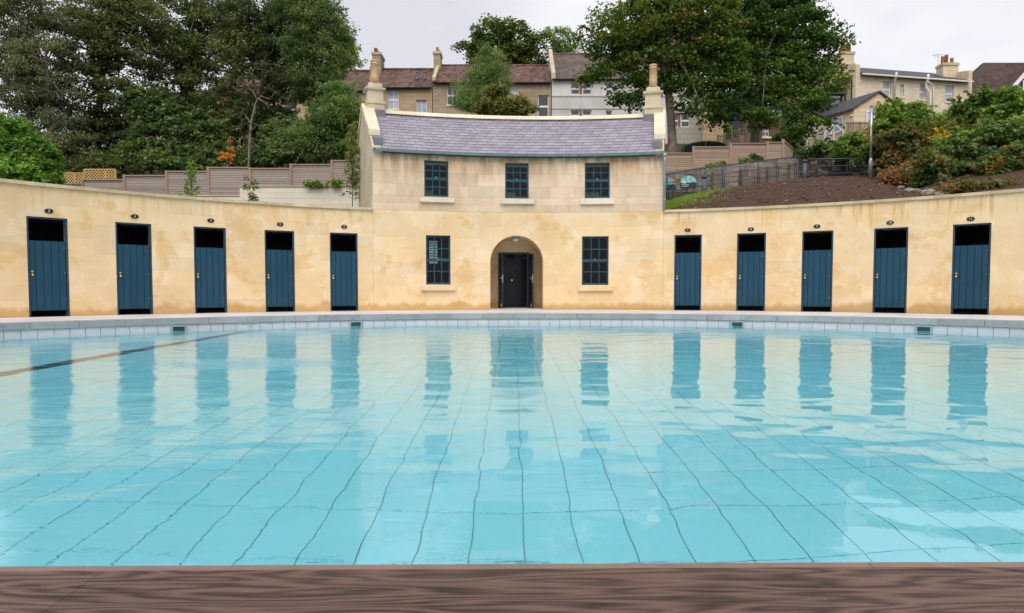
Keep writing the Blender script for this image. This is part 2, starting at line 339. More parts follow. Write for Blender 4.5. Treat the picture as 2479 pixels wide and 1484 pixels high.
def mk_paving(name, a, b, streak):
    m = M(name); p = m.pos(); c = m.mix(m.step(m.noise(1.6, p, 6, 0.6), 0.35, 0.65), a, b)
    c = m.mix(m.step(m.noise(5, m.pos((1, 1, 0.6)), 5, 0.65, 1.2), 0.56, 0.72, 0, 0.65), c, streak)
    c = m.mix(1.0, c, m.step(m.rnd(), 0, 1, 0.9, 1.08), 'MULTIPLY')
    return m.pbr(c, 0.6, m.bump(m.noise(40, p, 5), 0.2, 0.006), spec=0.35)
def mk_block(name, a, b, w=0.45, h=0.22, joint=0.012, jc=(0.5, 0.47, 0.4), rough_h=0.5):
    m = M(name); o = m.pos(obj=True); x, y, z = m.xyz(o); cb = m.n('CombineXYZ'); m.set(cb.inputs[0], m.math('ADD', x, y)); m.set(cb.inputs[1], z)
    br = m.n('TexBrick'); br.offset = 0.5; m.set(br.inputs['Vector'], cb.outputs[0]); br.inputs['Scale'].default_value = 1; br.inputs['Brick Width'].default_value = w; br.inputs['Row Height'].default_value = h; br.inputs['Mortar Size'].default_value = joint
    m.set(br.inputs['Color1'], a); m.set(br.inputs['Color2'], b); m.set(br.inputs['Mortar'], jc); br.inputs['Bias'].default_value = -0.1
    c = m.mix(m.step(m.noise(0.7, m.pos(), 6, 0.65), 0.4, 0.7, 0, 0.5), br.outputs[0], tuple(q * 0.82 for q in a)); c = m.mix(m.step(m.noise(3, m.pos((1, 1, 0.3)), 5), 0.52, 0.7, 0, 0.35), c, tuple(q * 0.7 for q in b))
    return m.pbr(c, 0.9, m.bump(m.math('ADD', m.math('MULTIPLY', br.outputs[1], -1.0), m.math('MULTIPLY', m.noise(12, m.pos(), 5), rough_h)), 0.6, 0.02), spec=0.12)
MAT = {}
MAT['lime'] = mk_limewash(); MAT['lime_left'] = mk_limewash('limewash_sheltered', 0.3); MAT['lime_house'] = mk_limewash('limewash_house', 0.0); MAT['upper'] = mk_upper()
MAT['stone'] = mk_stone('dressed_stone', (0.58, 0.49, 0.345), (0.68, 0.60, 0.45), (0.47, 0.36, 0.22), rust=0.35)
MAT['stone_pale'] = mk_stone('pale_dressed_stone', (0.68, 0.58, 0.43), (0.76, 0.67, 0.52), (0.58, 0.43, 0.25), rust=0.3)
MAT['sill'] = mk_stone('sill_stone', (0.66, 0.57, 0.44), (0.72, 0.64, 0.50), (0.58, 0.45, 0.28), rust=0.25)
MAT['coping'] = mk_stone('coping_stone', (0.48, 0.40, 0.26), (0.62, 0.52, 0.35), (0.40, 0.30, 0.17), rust=0.5)
MAT['blue'] = mk_paint('blue_paint', (0.0125, 0.058, 0.098), 0.5, 0.22); MAT['navy'] = mk_paint('navy_paint', (0.006, 0.013, 0.024), 0.3)
MAT['frame_blue'] = mk_paint('sash_blue_paint', (0.022, 0.075, 0.12), 0.4, 0.25)
MAT['slate'] = mk_slate(); MAT['lead'] = simple('lead', (0.16, 0.165, 0.19), 0.55, 0.2, 5, spec=0.4)
MAT['gutter'] = simple('zinc_gutter', (0.22, 0.30, 0.32), 0.38, 0.15, 4, 0.35, 0.5); MAT['pipe'] = simple('zinc_pipe', (0.27, 0.315, 0.345), 0.4, 0.12, 4, 0.3, 0.5)
MAT['black'] = simple('flat_black', (0.012, 0.012, 0.014), 0.8); MAT['brass'] = simple('brass', (0.72, 0.50, 0.18), 0.22, 0.08, 8, 0.95, 0.5)
MAT['iron'] = simple('cast_iron', (0.022, 0.022, 0.024), 0.5, 0.2, 30, 0.2); MAT['cream_paint'] = simple('cream_enamel', (0.72, 0.70, 0.62), 0.5)
MAT['terracotta'] = simple('buff_chimney_pot', (0.60, 0.41, 0.23), 0.75, 0.14, 3, rnd=0.1, bump=0.2); MAT['orange_pot'] = simple('orange_chimney_pot', (0.50, 0.24, 0.12), 0.8, 0.2, 3, rnd=0.15)
MAT['pave'] = mk_paving('paving', (0.56, 0.545, 0.55), (0.66, 0.64, 0.645), (0.50, 0.47, 0.46)); MAT['kerb'] = mk_paving('coping_slab', (0.27, 0.285, 0.295), (0.36, 0.375, 0.385), (0.17, 0.165, 0.155))
MAT['tile'] = mk_tile(); MAT['grout'] = simple('dark_grout', (0.38, 0.48, 0.48), 0.9); MAT['grey_grout'] = simple('grey_grout', (0.13, 0.13, 0.135), 0.9)
MAT['black_tile'] = simple('black_lane_tile', (0.015, 0.014, 0.014), 0.4); MAT['steel'] = simple('grey_steel', (0.36, 0.41, 0.43), 0.4, 0.1, 5, 0.6); MAT['teal_dark'] = simple('opening_dark_plate', (0.02, 0.085, 0.085), 0.4)
MAT['wall_tile'] = simple('waterline_tile', (0.60, 0.565, 0.585), 0.35, 0.05, 4, rnd=0.04); MAT['water'] = mk_water(); MAT['wood'] = mk_wood('timber_coping_wood', (0.026, 0.014, 0.010), (0.165, 0.100, 0.074)); MAT['wood_edge'] = simple('nosing_sky_sheen', (0.225, 0.15, 0.122), 0.55, 0.12, 14, bump=0.3)  # nosing colour is lightened to carry the sky's glancing sheen
MAT['glass'] = mk_glass('window_glass'); MAT['room'] = simple('unlit_room_tone', (0.05, 0.047, 0.043), 0.9); MAT['timber_dark'] = simple('dark_timber', (0.36, 0.25, 0.17), 0.85, 0.25, 3)  # room surfaces hold the dark of unlit interiors in their colour
MAT['soil'] = mk_soil(); MAT['ground'] = mk_ground()
MAT['fence_l'] = mk_fence('weathered_fence', (0.27, 0.215, 0.185), (0.42, 0.36, 0.325)); MAT['fence_r'] = mk_fence('brown_fence', (0.30, 0.205, 0.145), (0.45, 0.335, 0.255)); MAT['post'] = mk_fence('fence_post_wood', (0.27, 0.185, 0.13), (0.40, 0.29, 0.21))
MAT['trellis'] = simple('new_trellis_wood', (0.58, 0.39, 0.16), 0.8, 0.12, 10); MAT['cream_wall'] = mk_block('cream_ashlar', (0.74, 0.68, 0.56), (0.78, 0.73, 0.62), 0.6, 0.22, 0.004, (0.68, 0.62, 0.5), 0.2)
MAT['rubble'] = mk_block('old_stone_wall', (0.15, 0.128, 0.105), (0.24, 0.20, 0.155), 0.42, 0.2, 0.012, (0.20, 0.175, 0.14), 1.2); MAT['rubble_dark'] = mk_block('dark_rubble', (0.085, 0.068, 0.056), (0.14, 0.115, 0.09), 0.3, 0.14, 0.02, (0.05, 0.042, 0.034), 1.5)
MAT['rail'] = simple('blue_grey_railing', (0.055, 0.075, 0.115), 0.4, 0.1, 5, 0.2, 0.5); MAT['bollard'] = simple('dark_bollard', (0.085, 0.10, 0.13), 0.45); MAT['galv'] = simple('galvanised_pole', (0.50, 0.52, 0.55), 0.35, 0.1, 5, 0.5, 0.5)
MAT['tan'] = mk_block('tan_ashlar', (0.42, 0.305, 0.185), (0.51, 0.385, 0.245), 0.95, 0.34, 0.008, (0.34, 0.26, 0.17), 0.4); MAT['tan2'] = mk_block('grey_tan_ashlar', (0.33, 0.255, 0.17), (0.43, 0.345, 0.25), 0.95, 0.34, 0.008, (0.35, 0.28, 0.2), 0.4)
MAT['render'] = mk_stone('white_render', (0.52, 0.50, 0.48), (0.62, 0.60, 0.58), (0.50, 0.42, 0.33), rust=0.25, sc=0.4); MAT['cblock'] = mk_block('cream_block', (0.36, 0.345, 0.27), (0.41, 0.39, 0.315), 0.62, 0.42, 0.02, (0.30, 0.285, 0.23), 0.2)
MAT['bath'] = mk_block('bath_stone_rubble', (0.68, 0.565, 0.41), (0.80, 0.70, 0.55), 0.42, 0.19, 0.014, (0.64, 0.57, 0.45), 0.5); MAT['bath2'] = mk_block('bath_stone_ashlar', (0.66, 0.53, 0.35), (0.77, 0.65, 0.46), 0.8, 0.36, 0.006, (0.50, 0.40, 0.27), 0.3)
MAT['brownstone'] = mk_block('brown_stone', (0.13, 0.085, 0.052), (0.19, 0.125, 0.078), 0.7, 0.3, 0.012, (0.10, 0.065, 0.04), 0.5)
MAT['roof_red'] = mk_tile_roof('red_pantiles', (0.085, 0.050, 0.042), (0.135, 0.078, 0.063), (0.20, 0.125, 0.10)); MAT['roof_brown'] = mk_tile_roof('brown_pantiles', (0.105, 0.082, 0.07), (0.14, 0.11, 0.093), (0.17, 0.135, 0.115), 0.3, 0.36)
MAT['roof_dark'] = simple('dark_slate_roof', (0.058, 0.055, 0.06), 0.6, 0.25, 2); MAT['mansard'] = mk_block('mansard_slate', (0.045, 0.05, 0.058), (0.065, 0.07, 0.08), 0.3, 0.2, 0.01, (0.03, 0.03, 0.034), 0.2)
MAT['roof_plum'] = mk_tile_roof('plum_tiles', (0.062, 0.04, 0.036), (0.085, 0.055, 0.048), (0.11, 0.07, 0.06), 0.3, 0.3)
MAT['upvc'] = simple('white_window_paint', (0.78, 0.79, 0.82), 0.4, 0.04); MAT['dark_glass'] = simple('reflective_window_glass', (0.02, 0.022, 0.026), 0.05, 0.2, 1.5, 0.0, 1.0); MAT['pale_glass'] = simple('pale_window_glass', (0.38, 0.40, 0.50), 0.1, 0.25, 2, 0.0, 0.8)  # pale panes are one opaque whitish-blue colour
MAT['whitepipe'] = simple('white_drainpipe', (0.74, 0.72, 0.68), 0.5); MAT['greypipe'] = simple('grey_drainpipe', (0.22, 0.23, 0.26), 0.5); MAT['redwood'] = simple('red_brown_timber', (0.19, 0.085, 0.055), 0.7)
MAT['deckwood'] = simple('weathered_deck_timber', (0.26, 0.20, 0.15), 0.85, 0.2, 4); MAT['netting'] = simple('green_netting', (0.012, 0.028, 0.022), 0.8)
MAT['bark'] = simple('bark', (0.10, 0.083, 0.066), 0.95, 0.45, 4, bump=0.6); MAT['bark_pale'] = simple('pale_bark', (0.20, 0.165, 0.135), 0.95, 0.4, 3, bump=0.6); MAT['twig'] = simple('dead_twig', (0.22, 0.17, 0.125), 0.9)
MAT['rock'] = simple('pale_rock', (0.32, 0.285, 0.25), 0.9, 0.3, 5, rnd=0.2, bump=0.6)
MAT['maple'] = mk_leaf('maple_leaf', (0.018, 0.042, 0.009), (0.035, 0.075, 0.013), (0.06, 0.10, 0.018), (0.11, 0.085, 0.022))
MAT['maple2'] = mk_leaf('dark_maple_leaf', (0.015, 0.040, 0.010), (0.028, 0.068, 0.014), (0.052, 0.098, 0.018), (0.075, 0.115, 0.022))
MAT['dark'] = mk_leaf('dark_wood_leaf', (0.021, 0.036, 0.015), (0.038, 0.060, 0.024), (0.062, 0.086, 0.034), (0.095, 0.115, 0.05))
MAT['birch'] = mk_leaf('birch_leaf', (0.030, 0.046, 0.024), (0.048, 0.068, 0.034), (0.078, 0.098, 0.054), (0.12, 0.13, 0.085))
MAT['ash'] = mk_leaf('ash_leaf', (0.026, 0.054, 0.023), (0.044, 0.082, 0.032), (0.068, 0.112, 0.044), (0.11, 0.135, 0.055))
MAT['laurel'] = mk_leaf('laurel_leaf', (0.035, 0.085, 0.015), (0.058, 0.13, 0.022), (0.09, 0.18, 0.035), (0.13, 0.23, 0.055), rough=0.35)
MAT['bluegreen'] = mk_leaf('blue_green_leaf', (0.020, 0.042, 0.017), (0.034, 0.066, 0.025), (0.054, 0.092, 0.032), (0.10, 0.13, 0.03))
MAT['fresh'] = mk_leaf('fresh_leaf', (0.034, 0.082, 0.013), (0.058, 0.12, 0.02), (0.095, 0.165, 0.03), (0.16, 0.20, 0.045))
MAT['willow'] = mk_leaf('willow_leaf', (0.034, 0.070, 0.022), (0.055, 0.105, 0.03), (0.088, 0.145, 0.044), (0.13, 0.165, 0.06))
MAT['bronze'] = mk_leaf('bronze_leaf', (0.028, 0.030, 0.010), (0.055, 0.048, 0.018), (0.088, 0.075, 0.028), (0.05, 0.075, 0.02))
MAT['bramble'] = mk_leaf('bramble_leaf', (0.022, 0.050, 0.014), (0.048, 0.085, 0.022), (0.085, 0.105, 0.030), (0.15, 0.085, 0.035))
MAT['brownleaf'] = mk_leaf('withered_leaf', (0.085, 0.048, 0.024), (0.125, 0.072, 0.034), (0.17, 0.105, 0.05), (0.07, 0.085, 0.026))
MAT['yellow'] = mk_leaf('yellow_leaf', (0.13, 0.12, 0.018), (0.24, 0.18, 0.022), (0.36, 0.24, 0.02), (0.11, 0.14, 0.03))
MAT['orangeleaf'] = mk_leaf('orange_dead_leaf', (0.16, 0.07, 0.02), (0.25, 0.12, 0.035), (0.33, 0.17, 0.05), (0.12, 0.06, 0.02))
MAT['olive'] = mk_leaf('olive_leaf', (0.045, 0.062, 0.018), (0.075, 0.092, 0.026), (0.115, 0.125, 0.036), (0.16, 0.14, 0.04))
MAT['grass'] = mk_leaf('grass_blade', (0.05, 0.10, 0.018), (0.085, 0.155, 0.025), (0.12, 0.19, 0.035), (0.15, 0.20, 0.05))

# ------------------------------------------------------------------ ground
def gz(X, Y):
    t = Y - 19
    left = np.interp(Y, [19, 22, 25, 29, 32, 36, 58, 75, 115, 400], [2.70, 2.80, 3.35, 4.2, 5.2, 6.4, 12, 15.5, 20, 42])
    right = np.interp(Y, [18, 22, 25, 26.5, 29, 32.5, 40, 58, 75, 115, 400], [2.70, 2.75, 4.0, 4.5, 4.8, 6.1, 8, 12.6, 16, 21, 42])
    w = min(1, max(0, (X - 1) / 4)); z = left * (1 - w) + right * w
    if t > 30: z += 0.5 * math.sin(X * 0.07) + 0.3 * math.sin(Y * 0.13 + X * 0.05)
    return float(z)
HL = cyl(902, 440)[0]; HR = cyl(1607, 440)[0]        # the house's corners on the crescent
HD = 3.3                                              # its depth
g = MB(); rr = [R + 0.25, R + 0.8, R + 1.5, R + 2.5, R + 3.5, R + HD + 0.02] + [R + 5.5 + 0.9 * i for i in range(26)] + [R + 31 + 4 * i for i in range(10)] + [R + 85, R + 120, R + 200, R + 400, R + 900]
pp = sorted([-1.5 + 0.05 * i for i in range(61)] + [HL, HR])
for i, r in enumerate(rr):
    for p in pp: q = pol(p, r, 0); g.v.append((q.x, q.y, gz(q.x, q.y)))
npp = len(pp)
for i in range(len(rr) - 1):
    for j in range(npp - 1):
        if rr[i] < R + HD and HL - 1e-6 <= pp[j] and pp[j + 1] <= HR + 1e-6: continue
        a = i * npp + j; g.f.append((a, a + 1, a + 1 + npp, a + npp))
tag(g.build('hillside', MAT['ground'], smooth=True), kind='structure')
gf = MB(); gf.quad((-900, -900, -0.05), (900, -900, -0.05), (900, 0.9, -0.05), (-900, 0.9, -0.05)); gf.quad((-900, 0.9, -0.05), (-30, 0.9, -0.05), (-30, 25, -0.05), (-900, 25, -0.05)); gf.quad((30, 0.9, -0.05), (900, 0.9, -0.05), (900, 25, -0.05), (30, 25, -0.05))
tag(gf.build('ground', MAT['ground']), kind='structure')

# ------------------------------------------------------------------ pool
pts_edge = [(-8.88, 11.46), (-6.97, 13.35), (0, 16.3), (3.63, 15.86), (7.1, 14.1), (9.58, 12.37)]
A = np.array([(2 * x, 2 * y, 1) for x, y in pts_edge]); bb = np.array([x * x + y * y for x, y in pts_edge]); so = np.linalg.lstsq(A, bb, rcond=None)[0]
PC = (so[0], so[1]); PR = math.sqrt(so[2] + so[0] ** 2 + so[1] ** 2)
def ppol(phi, r, z): return Vector((PC[0] + r * math.sin(phi), PC[1] + r * math.cos(phi), z))
def pcyl(x, y):
    d = ray(x, y); ox, oy = -PC[0], -PC[1]; a = d[0] ** 2 + d[1] ** 2; b = 2 * (ox * d[0] + oy * d[1]); c = ox * ox + oy * oy - PR * PR
    k = (-b + math.sqrt(b * b - 4 * a * c)) / (2 * a); return math.atan2(d[0] * k - PC[0], d[1] * k - PC[1]), HC + d[2] * k
PHI = 1.35; WZ = -0.245; FZ = -1.26
KH = 0.125
basin = MB(); n = 80
for i in range(n):
    a = -PHI + 2 * PHI * i / n; b = -PHI + 2 * PHI * (i + 1) / n
    basin.hexa([ppol(a, PR + 0.03, FZ - 0.4), ppol(b, PR + 0.03, FZ - 0.4), ppol(b, PR + 0.4, FZ - 0.4), ppol(a, PR + 0.4, FZ - 0.4), ppol(a, PR + 0.03, -KH - 0.003), ppol(b, PR + 0.03, -KH - 0.003), ppol(b, PR + 0.4, -KH - 0.003), ppol(a, PR + 0.4, -KH - 0.003)])
pe = ppol(-PHI, PR, 0); pw = ppol(PHI, PR, 0)
basin.box((pe.x - 0.3, 0.9, FZ - 0.4), (pe.x, pe.y, -KH)); basin.box((pw.x, 0.9, FZ - 0.4), (pw.x + 0.3, pw.y, -KH))
basin.box((pe.x - 0.3, 0.7, FZ - 0.4), (pw.x + 0.3, 1.15, -KH)); basin.box((pe.x - 0.3, 0.7, FZ - 0.45), (pw.x + 0.3, PC[1] + PR + 0.5, FZ - 0.016))
basin_o = tag(basin.build('pool_basin', MAT['grey_grout']), kind='structure')
fl = MB(); fl.quad((pe.x, 1.15, FZ - 0.012), (pw.x, 1.15, FZ - 0.012), (pw.x, PC[1] + PR, FZ - 0.012), (pe.x, PC[1] + PR, FZ - 0.012))
fl.build('grout_bed', MAT['grout'], basin_o)
# floor tiles: the 300 nearest are single tiles, the rest one mesh
TW, TL = 0.256, 0.53
x_off = P(1272, 1300, 1).x * 2.9
tile_me = MB().box((-(TW - 0.006) / 2, -(TL - 0.005) / 2, -0.012), ((TW - 0.006) / 2, (TL - 0.005) / 2, 0)).build('tile', MAT['tile']); tmesh = tile_me.data; bpy.data.objects.remove(tile_me)
cells = []
for j in range(-1, 28):
    Y = 2.66 + TL * j
    for i in range(-46, 47):
        X = x_off + TW * (i + 0.5)
        rr_ = math.hypot(X - PC[0], Y - PC[1])
        if Y < 1.5 or (Y > PC[1] and rr_ > PR - 0.3) or not (pe.x + 0.2 < X < pw.x - 0.2): continue
        cells.append((X, Y))
lane_i = min((c[0] for c in cells), key=lambda x: abs(x + 5.8))
vis = sorted([c for c in cells if abs(c[0] / c[1]) < 0.80 and c[1] > 2.0 and abs(c[0] - lane_i) > 0.01], key=lambda c: math.hypot(*c))
near = set(vis[:296]); far_t = MB(); lane = MB()
for c in cells:
    if abs(c[0] - lane_i) < 0.01: lane.box((c[0] - TW / 2 + 0.003, c[1] - TL / 2, FZ - 0.012), (c[0] + TW / 2 - 0.003, c[1] + TL / 2, FZ + 0.002))
    elif c in near: inst(tmesh, 'tile', basin_o, (c[0], c[1], FZ + random.uniform(-0.001, 0.001)))
    else: far_t.box((c[0] - TW / 2 + 0.004, c[1] - TL / 2 + 0.0025, FZ - 0.012), (c[0] + TW / 2 - 0.004, c[1] + TL / 2 - 0.0025, FZ))
tag(far_t.build('far_tile', MAT['tile'], basin_o), kind='stuff'); lane.build('lane_marking', MAT['black_tile'], basin_o)
# waterline tiles on the far wall, one by one; lower rows in one mesh
nt = int(2 * PHI * PR / 0.25); da = 2 * PHI / nt; low = MB()
sk_phi = [pcyl(432, 788)[0], pcyl(861, 778)[0], pcyl(1785, 780)[0], pcyl(2237, 790)[0]]
def arc_tile(mb, a, b, z0, z1, r0=PR, r1=PR + 0.03, fn=ppol):
    mb.hexa([fn(a, r0, z0), fn(b, r0, z0), fn(b, r1, z0), fn(a, r1, z0), fn(a, r0, z1), fn(b, r0, z1), fn(b, r1, z1), fn(a, r1, z1)])
for i in range(nt):
    a = -PHI + da * i + 0.004 / PR; b = -PHI + da * (i + 1) - 0.004 / PR
    if abs((a + b) / 2) > 1.12: continue
    mb = MB(); arc_tile(mb, a, b, -0.37, -KH - 0.006); mb.build('wall_tile', MAT['wall_tile'], basin_o)
    for k in range(4): arc_tile(low, a, b, -0.37 - 0.25 * (k + 1) + 0.0, -0.376 - 0.25 * k)
tag(low.build('lower_wall_tile', MAT['tile'], basin_o), kind='stuff')
for k, p in enumerate(sk_phi):
    hw = 0.155 / PR; fr = MB()
    for (a, b, z0, z1) in ((-1, 1, -0.172, -0.135), (-1, 1, -0.345, -0.315), (-1, -0.72, -0.318, -0.17), (0.72, 1, -0.318, -0.17)): arc_tile(fr, p + a * hw, p + b * hw, z0, z1, PR - 0.035, PR - 0.001)
    s_o = fr.build('skimmer', MAT['steel'], basin_o); v = MB(); arc_tile(v, p - 0.72 * hw, p + 0.72 * hw, -0.315, -0.172, PR - 0.010, PR - 0.002); v.build('skimmer_mouth', MAT['teal_dark'], s_o)  # mouth is a flat plate, the opening's darkness put into its colour
    v = MB(); arc_tile(v, p - 0.7 * hw, p + 0.7 * hw, -0.245, -0.235, PR - 0.022, PR - 0.012); v.build('weir_flap', MAT['navy'], s_o)
# depth marking
def text(body, name, mat, parent, loc, size, rot, ext=0.001, align='CENTER'):
    cu = bpy.data.curves.new(name, 'FONT'); cu.body = body; cu.size = size; cu.align_x = align; cu.align_y = 'CENTER'; cu.extrude = ext; cu.materials.append(mat)
    tmp = bpy.data.objects.new('text_tmp', cu); me = bpy.data.meshes.new_from_object(tmp); bpy.data.objects.remove(tmp)
    if not me.materials: me.materials.append(mat)
    o = bpy.data.objects.new(name, me); col.objects.link(o); o.parent = parent; o.location = Vector(loc) - OFF.get(parent, Vector((0, 0, 0))); o.rotation_euler = rot; return o
p = pcyl(604, 783)[0]
v = MB(); arc_tile(v, p - 0.15 / PR, p + 0.15 / PR, -0.30, -0.135, PR - 0.006, PR - 0.001); pl = v.build('depth_sign', simple('sign_tile', (0.62, 0.61, 0.63), 0.4), basin_o)
text('WATER DEPTH', 'lettering', MAT['iron'], pl, ppol(p, PR - 0.0085, -0.172), 0.043, (PI / 2, 0, -p)); text('1.0m', 'lettering', MAT['iron'], pl, ppol(p, PR - 0.0085, -0.218), 0.05, (PI / 2, 0, -p))
# water body
w = MB(); top = [ppol(-PHI + 2 * PHI * i / 120, PR + 0.004, WZ) for i in range(121)]
ring = [Vector((pe.x + 0.02, 1.2, WZ))] + top + [Vector((pw.x - 0.02, 1.2, WZ))]; ring = ring[::-1]
m_ = len(ring); w.v = [tuple(q) for q in ring] + [(q.x, q.y, FZ - 0.3) for q in ring]
w.f = [tuple(range(m_)), tuple(range(2 * m_ - 1, m_ - 1, -1))] + [((i + 1) % m_, i, i + m_, (i + 1) % m_ + m_) for i in range(m_)]
tag(w.build('pool_water', MAT['water']), kind='structure')

# poolside paving: coping slabs along the pool, slabs behind
deck = MB(); n = 90
for i in range(n):
    a = -1.3 + 2.6 * i / n; b = -1.3 + 2.6 * (i + 1) / n
    q = [ppol(a, PR + 0.1, -0.035), ppol(b, PR + 0.1, -0.035)]
    out = []
    for u in (b, a):
        o_ = pol(u * 0.86, R + 0.02, -0.035); out.append(o_)
    deck.quad(q[0], q[1], out[0], out[1])
deck.box((-30, 0.9, -0.6), (pe.x - 0.05, 25, -0.02)); deck.box((pw.x + 0.05, 0.9, -0.6), (30, 25, -0.02))
deck_o = tag(deck.build('poolside_paving', MAT['grey_grout']), kind='structure')
ck = 0.77 / PR; kn = int(1.12 / ck)
for i in range(-kn, kn):
    mb = MB(); a = ck * (i + 0.18) + 0.003 / PR; b = ck * (i + 1.18) - 0.003 / PR; m_ = (a + b) / 2
    for (u, v_) in ((a, m_), (m_, b)): arc_tile(mb, u, v_, -KH, random.uniform(-0.001, 0.001), PR - 0.035, PR + 0.36)
    mb.build('coping_slab', MAT['kerb'], deck_o)
for k, (r0, r1, w_) in enumerate(((0.366, 1.15, 0.9), (1.156, 2.0, 0.75), (2.006, 3.2, 0.9))):
    ds_ = w_ / PR; kk = int(1.1 / ds_)
    for i in range(-kk, kk):
        a = ds_ * (i + 0.37 * k) + 0.003 / PR; b = ds_ * (i + 1 + 0.37 * k) - 0.003 / PR
        def lim(u, r):
            q = ppol(u, r, 0); d = math.hypot(q.x - CC[0], q.y - CC[1])
            return r if d < R - 0.004 else None
        ra = min(PR + r1, 99); ok = True
        rs = []
        for u in (a, b):
            r = PR + r1
            while lim(u, r) is None and r > PR + r0: r -= 0.02
            rs.append(r)
        if min(rs) < PR + r0 + 0.05: continue
        mb = MB(); zt = random.uniform(-0.0015, 0.0015)
        mb.hexa([ppol(a, PR + r0, -0.033), ppol(b, PR + r0, -0.033), ppol(b, rs[1], -0.033), ppol(a, rs[0], -0.033), ppol(a, PR + r0, zt), ppol(b, PR + r0, zt), ppol(b, rs[1], zt), ppol(a, rs[0], zt)])
        mb.build('paving_slab', MAT['pave'], deck_o)

# near timber edge
tb = bpy.data.objects.new('timber_edging', None); col.objects.link(tb); tb['kind'] = 'structure'
def yd(x, y, z=0.0):
    d = ray(x, y); k = (z - HC) / d[2]; return Vector((d[0] * k, d[1] * k, z))
e = [yd(-400, 1369), yd(250, 1368), yd(2094, 1357), yd(2900, 1356)]
e0 = [Vector((q.x, q.y - 0.0, 0)) for q in e]
def nosing(a, b):
    mb = MB(); a = Vector(a) + Vector((0.0012, 0, 0)); b = Vector(b) - Vector((0.0012, 0, 0)); pr = [(-0.036, -0.11), (0.0, -0.11), (0.0, -0.012), (-0.002, -0.004), (-0.006, -0.0012), (-0.036, -0.0005)]; k = len(pr)
    for q in (a, b): mb.v += [(q.x, q.y + d_, z_) for d_, z_ in pr]
    for i in range(k): mb.f.append((i, (i + 1) % k, k + (i + 1) % k, k + i))
    mb.f.append(tuple(range(k - 1, -1, -1))); mb.f.append(tuple(range(k, 2 * k))); return mb.build('nosing_board', MAT['wood_edge'], tb)
nosing(e0[0], e0[2]); nosing(e0[2], e0[3])
def inner(x0, x1, mat):
    f = lambda x: e0[0].y + (e0[2].y - e0[0].y) * max(0, min(1, (x - e0[0].x) / (e0[2].x - e0[0].x))) - 0.0375
    mb = MB(); n_ = 6
    for i in range(n_):
        a = x0 + (x1 - x0) * i / n_; b = x0 + (x1 - x0) * (i + 1) / n_; mb.hexa([(a, 0.86, -0.11), (b, 0.86, -0.11), (b, f(b), -0.11), (a, f(a), -0.11), (a, 0.86, 0.002), (b, 0.86, 0.002), (b, f(b), 0.002), (a, f(a), 0.002)])
    return mb.build('board', mat, tb)
jx = yd(250, 1384).x
inner(e0[0].x - 2, jx - 0.0006, MAT['wood']); inner(jx + 0.0006, e0[3].x + 2, MAT['wood'])
MB().box((-4, -3, -0.11), (4, 0.857, -0.001)).build('board', MAT['wood'], tb)

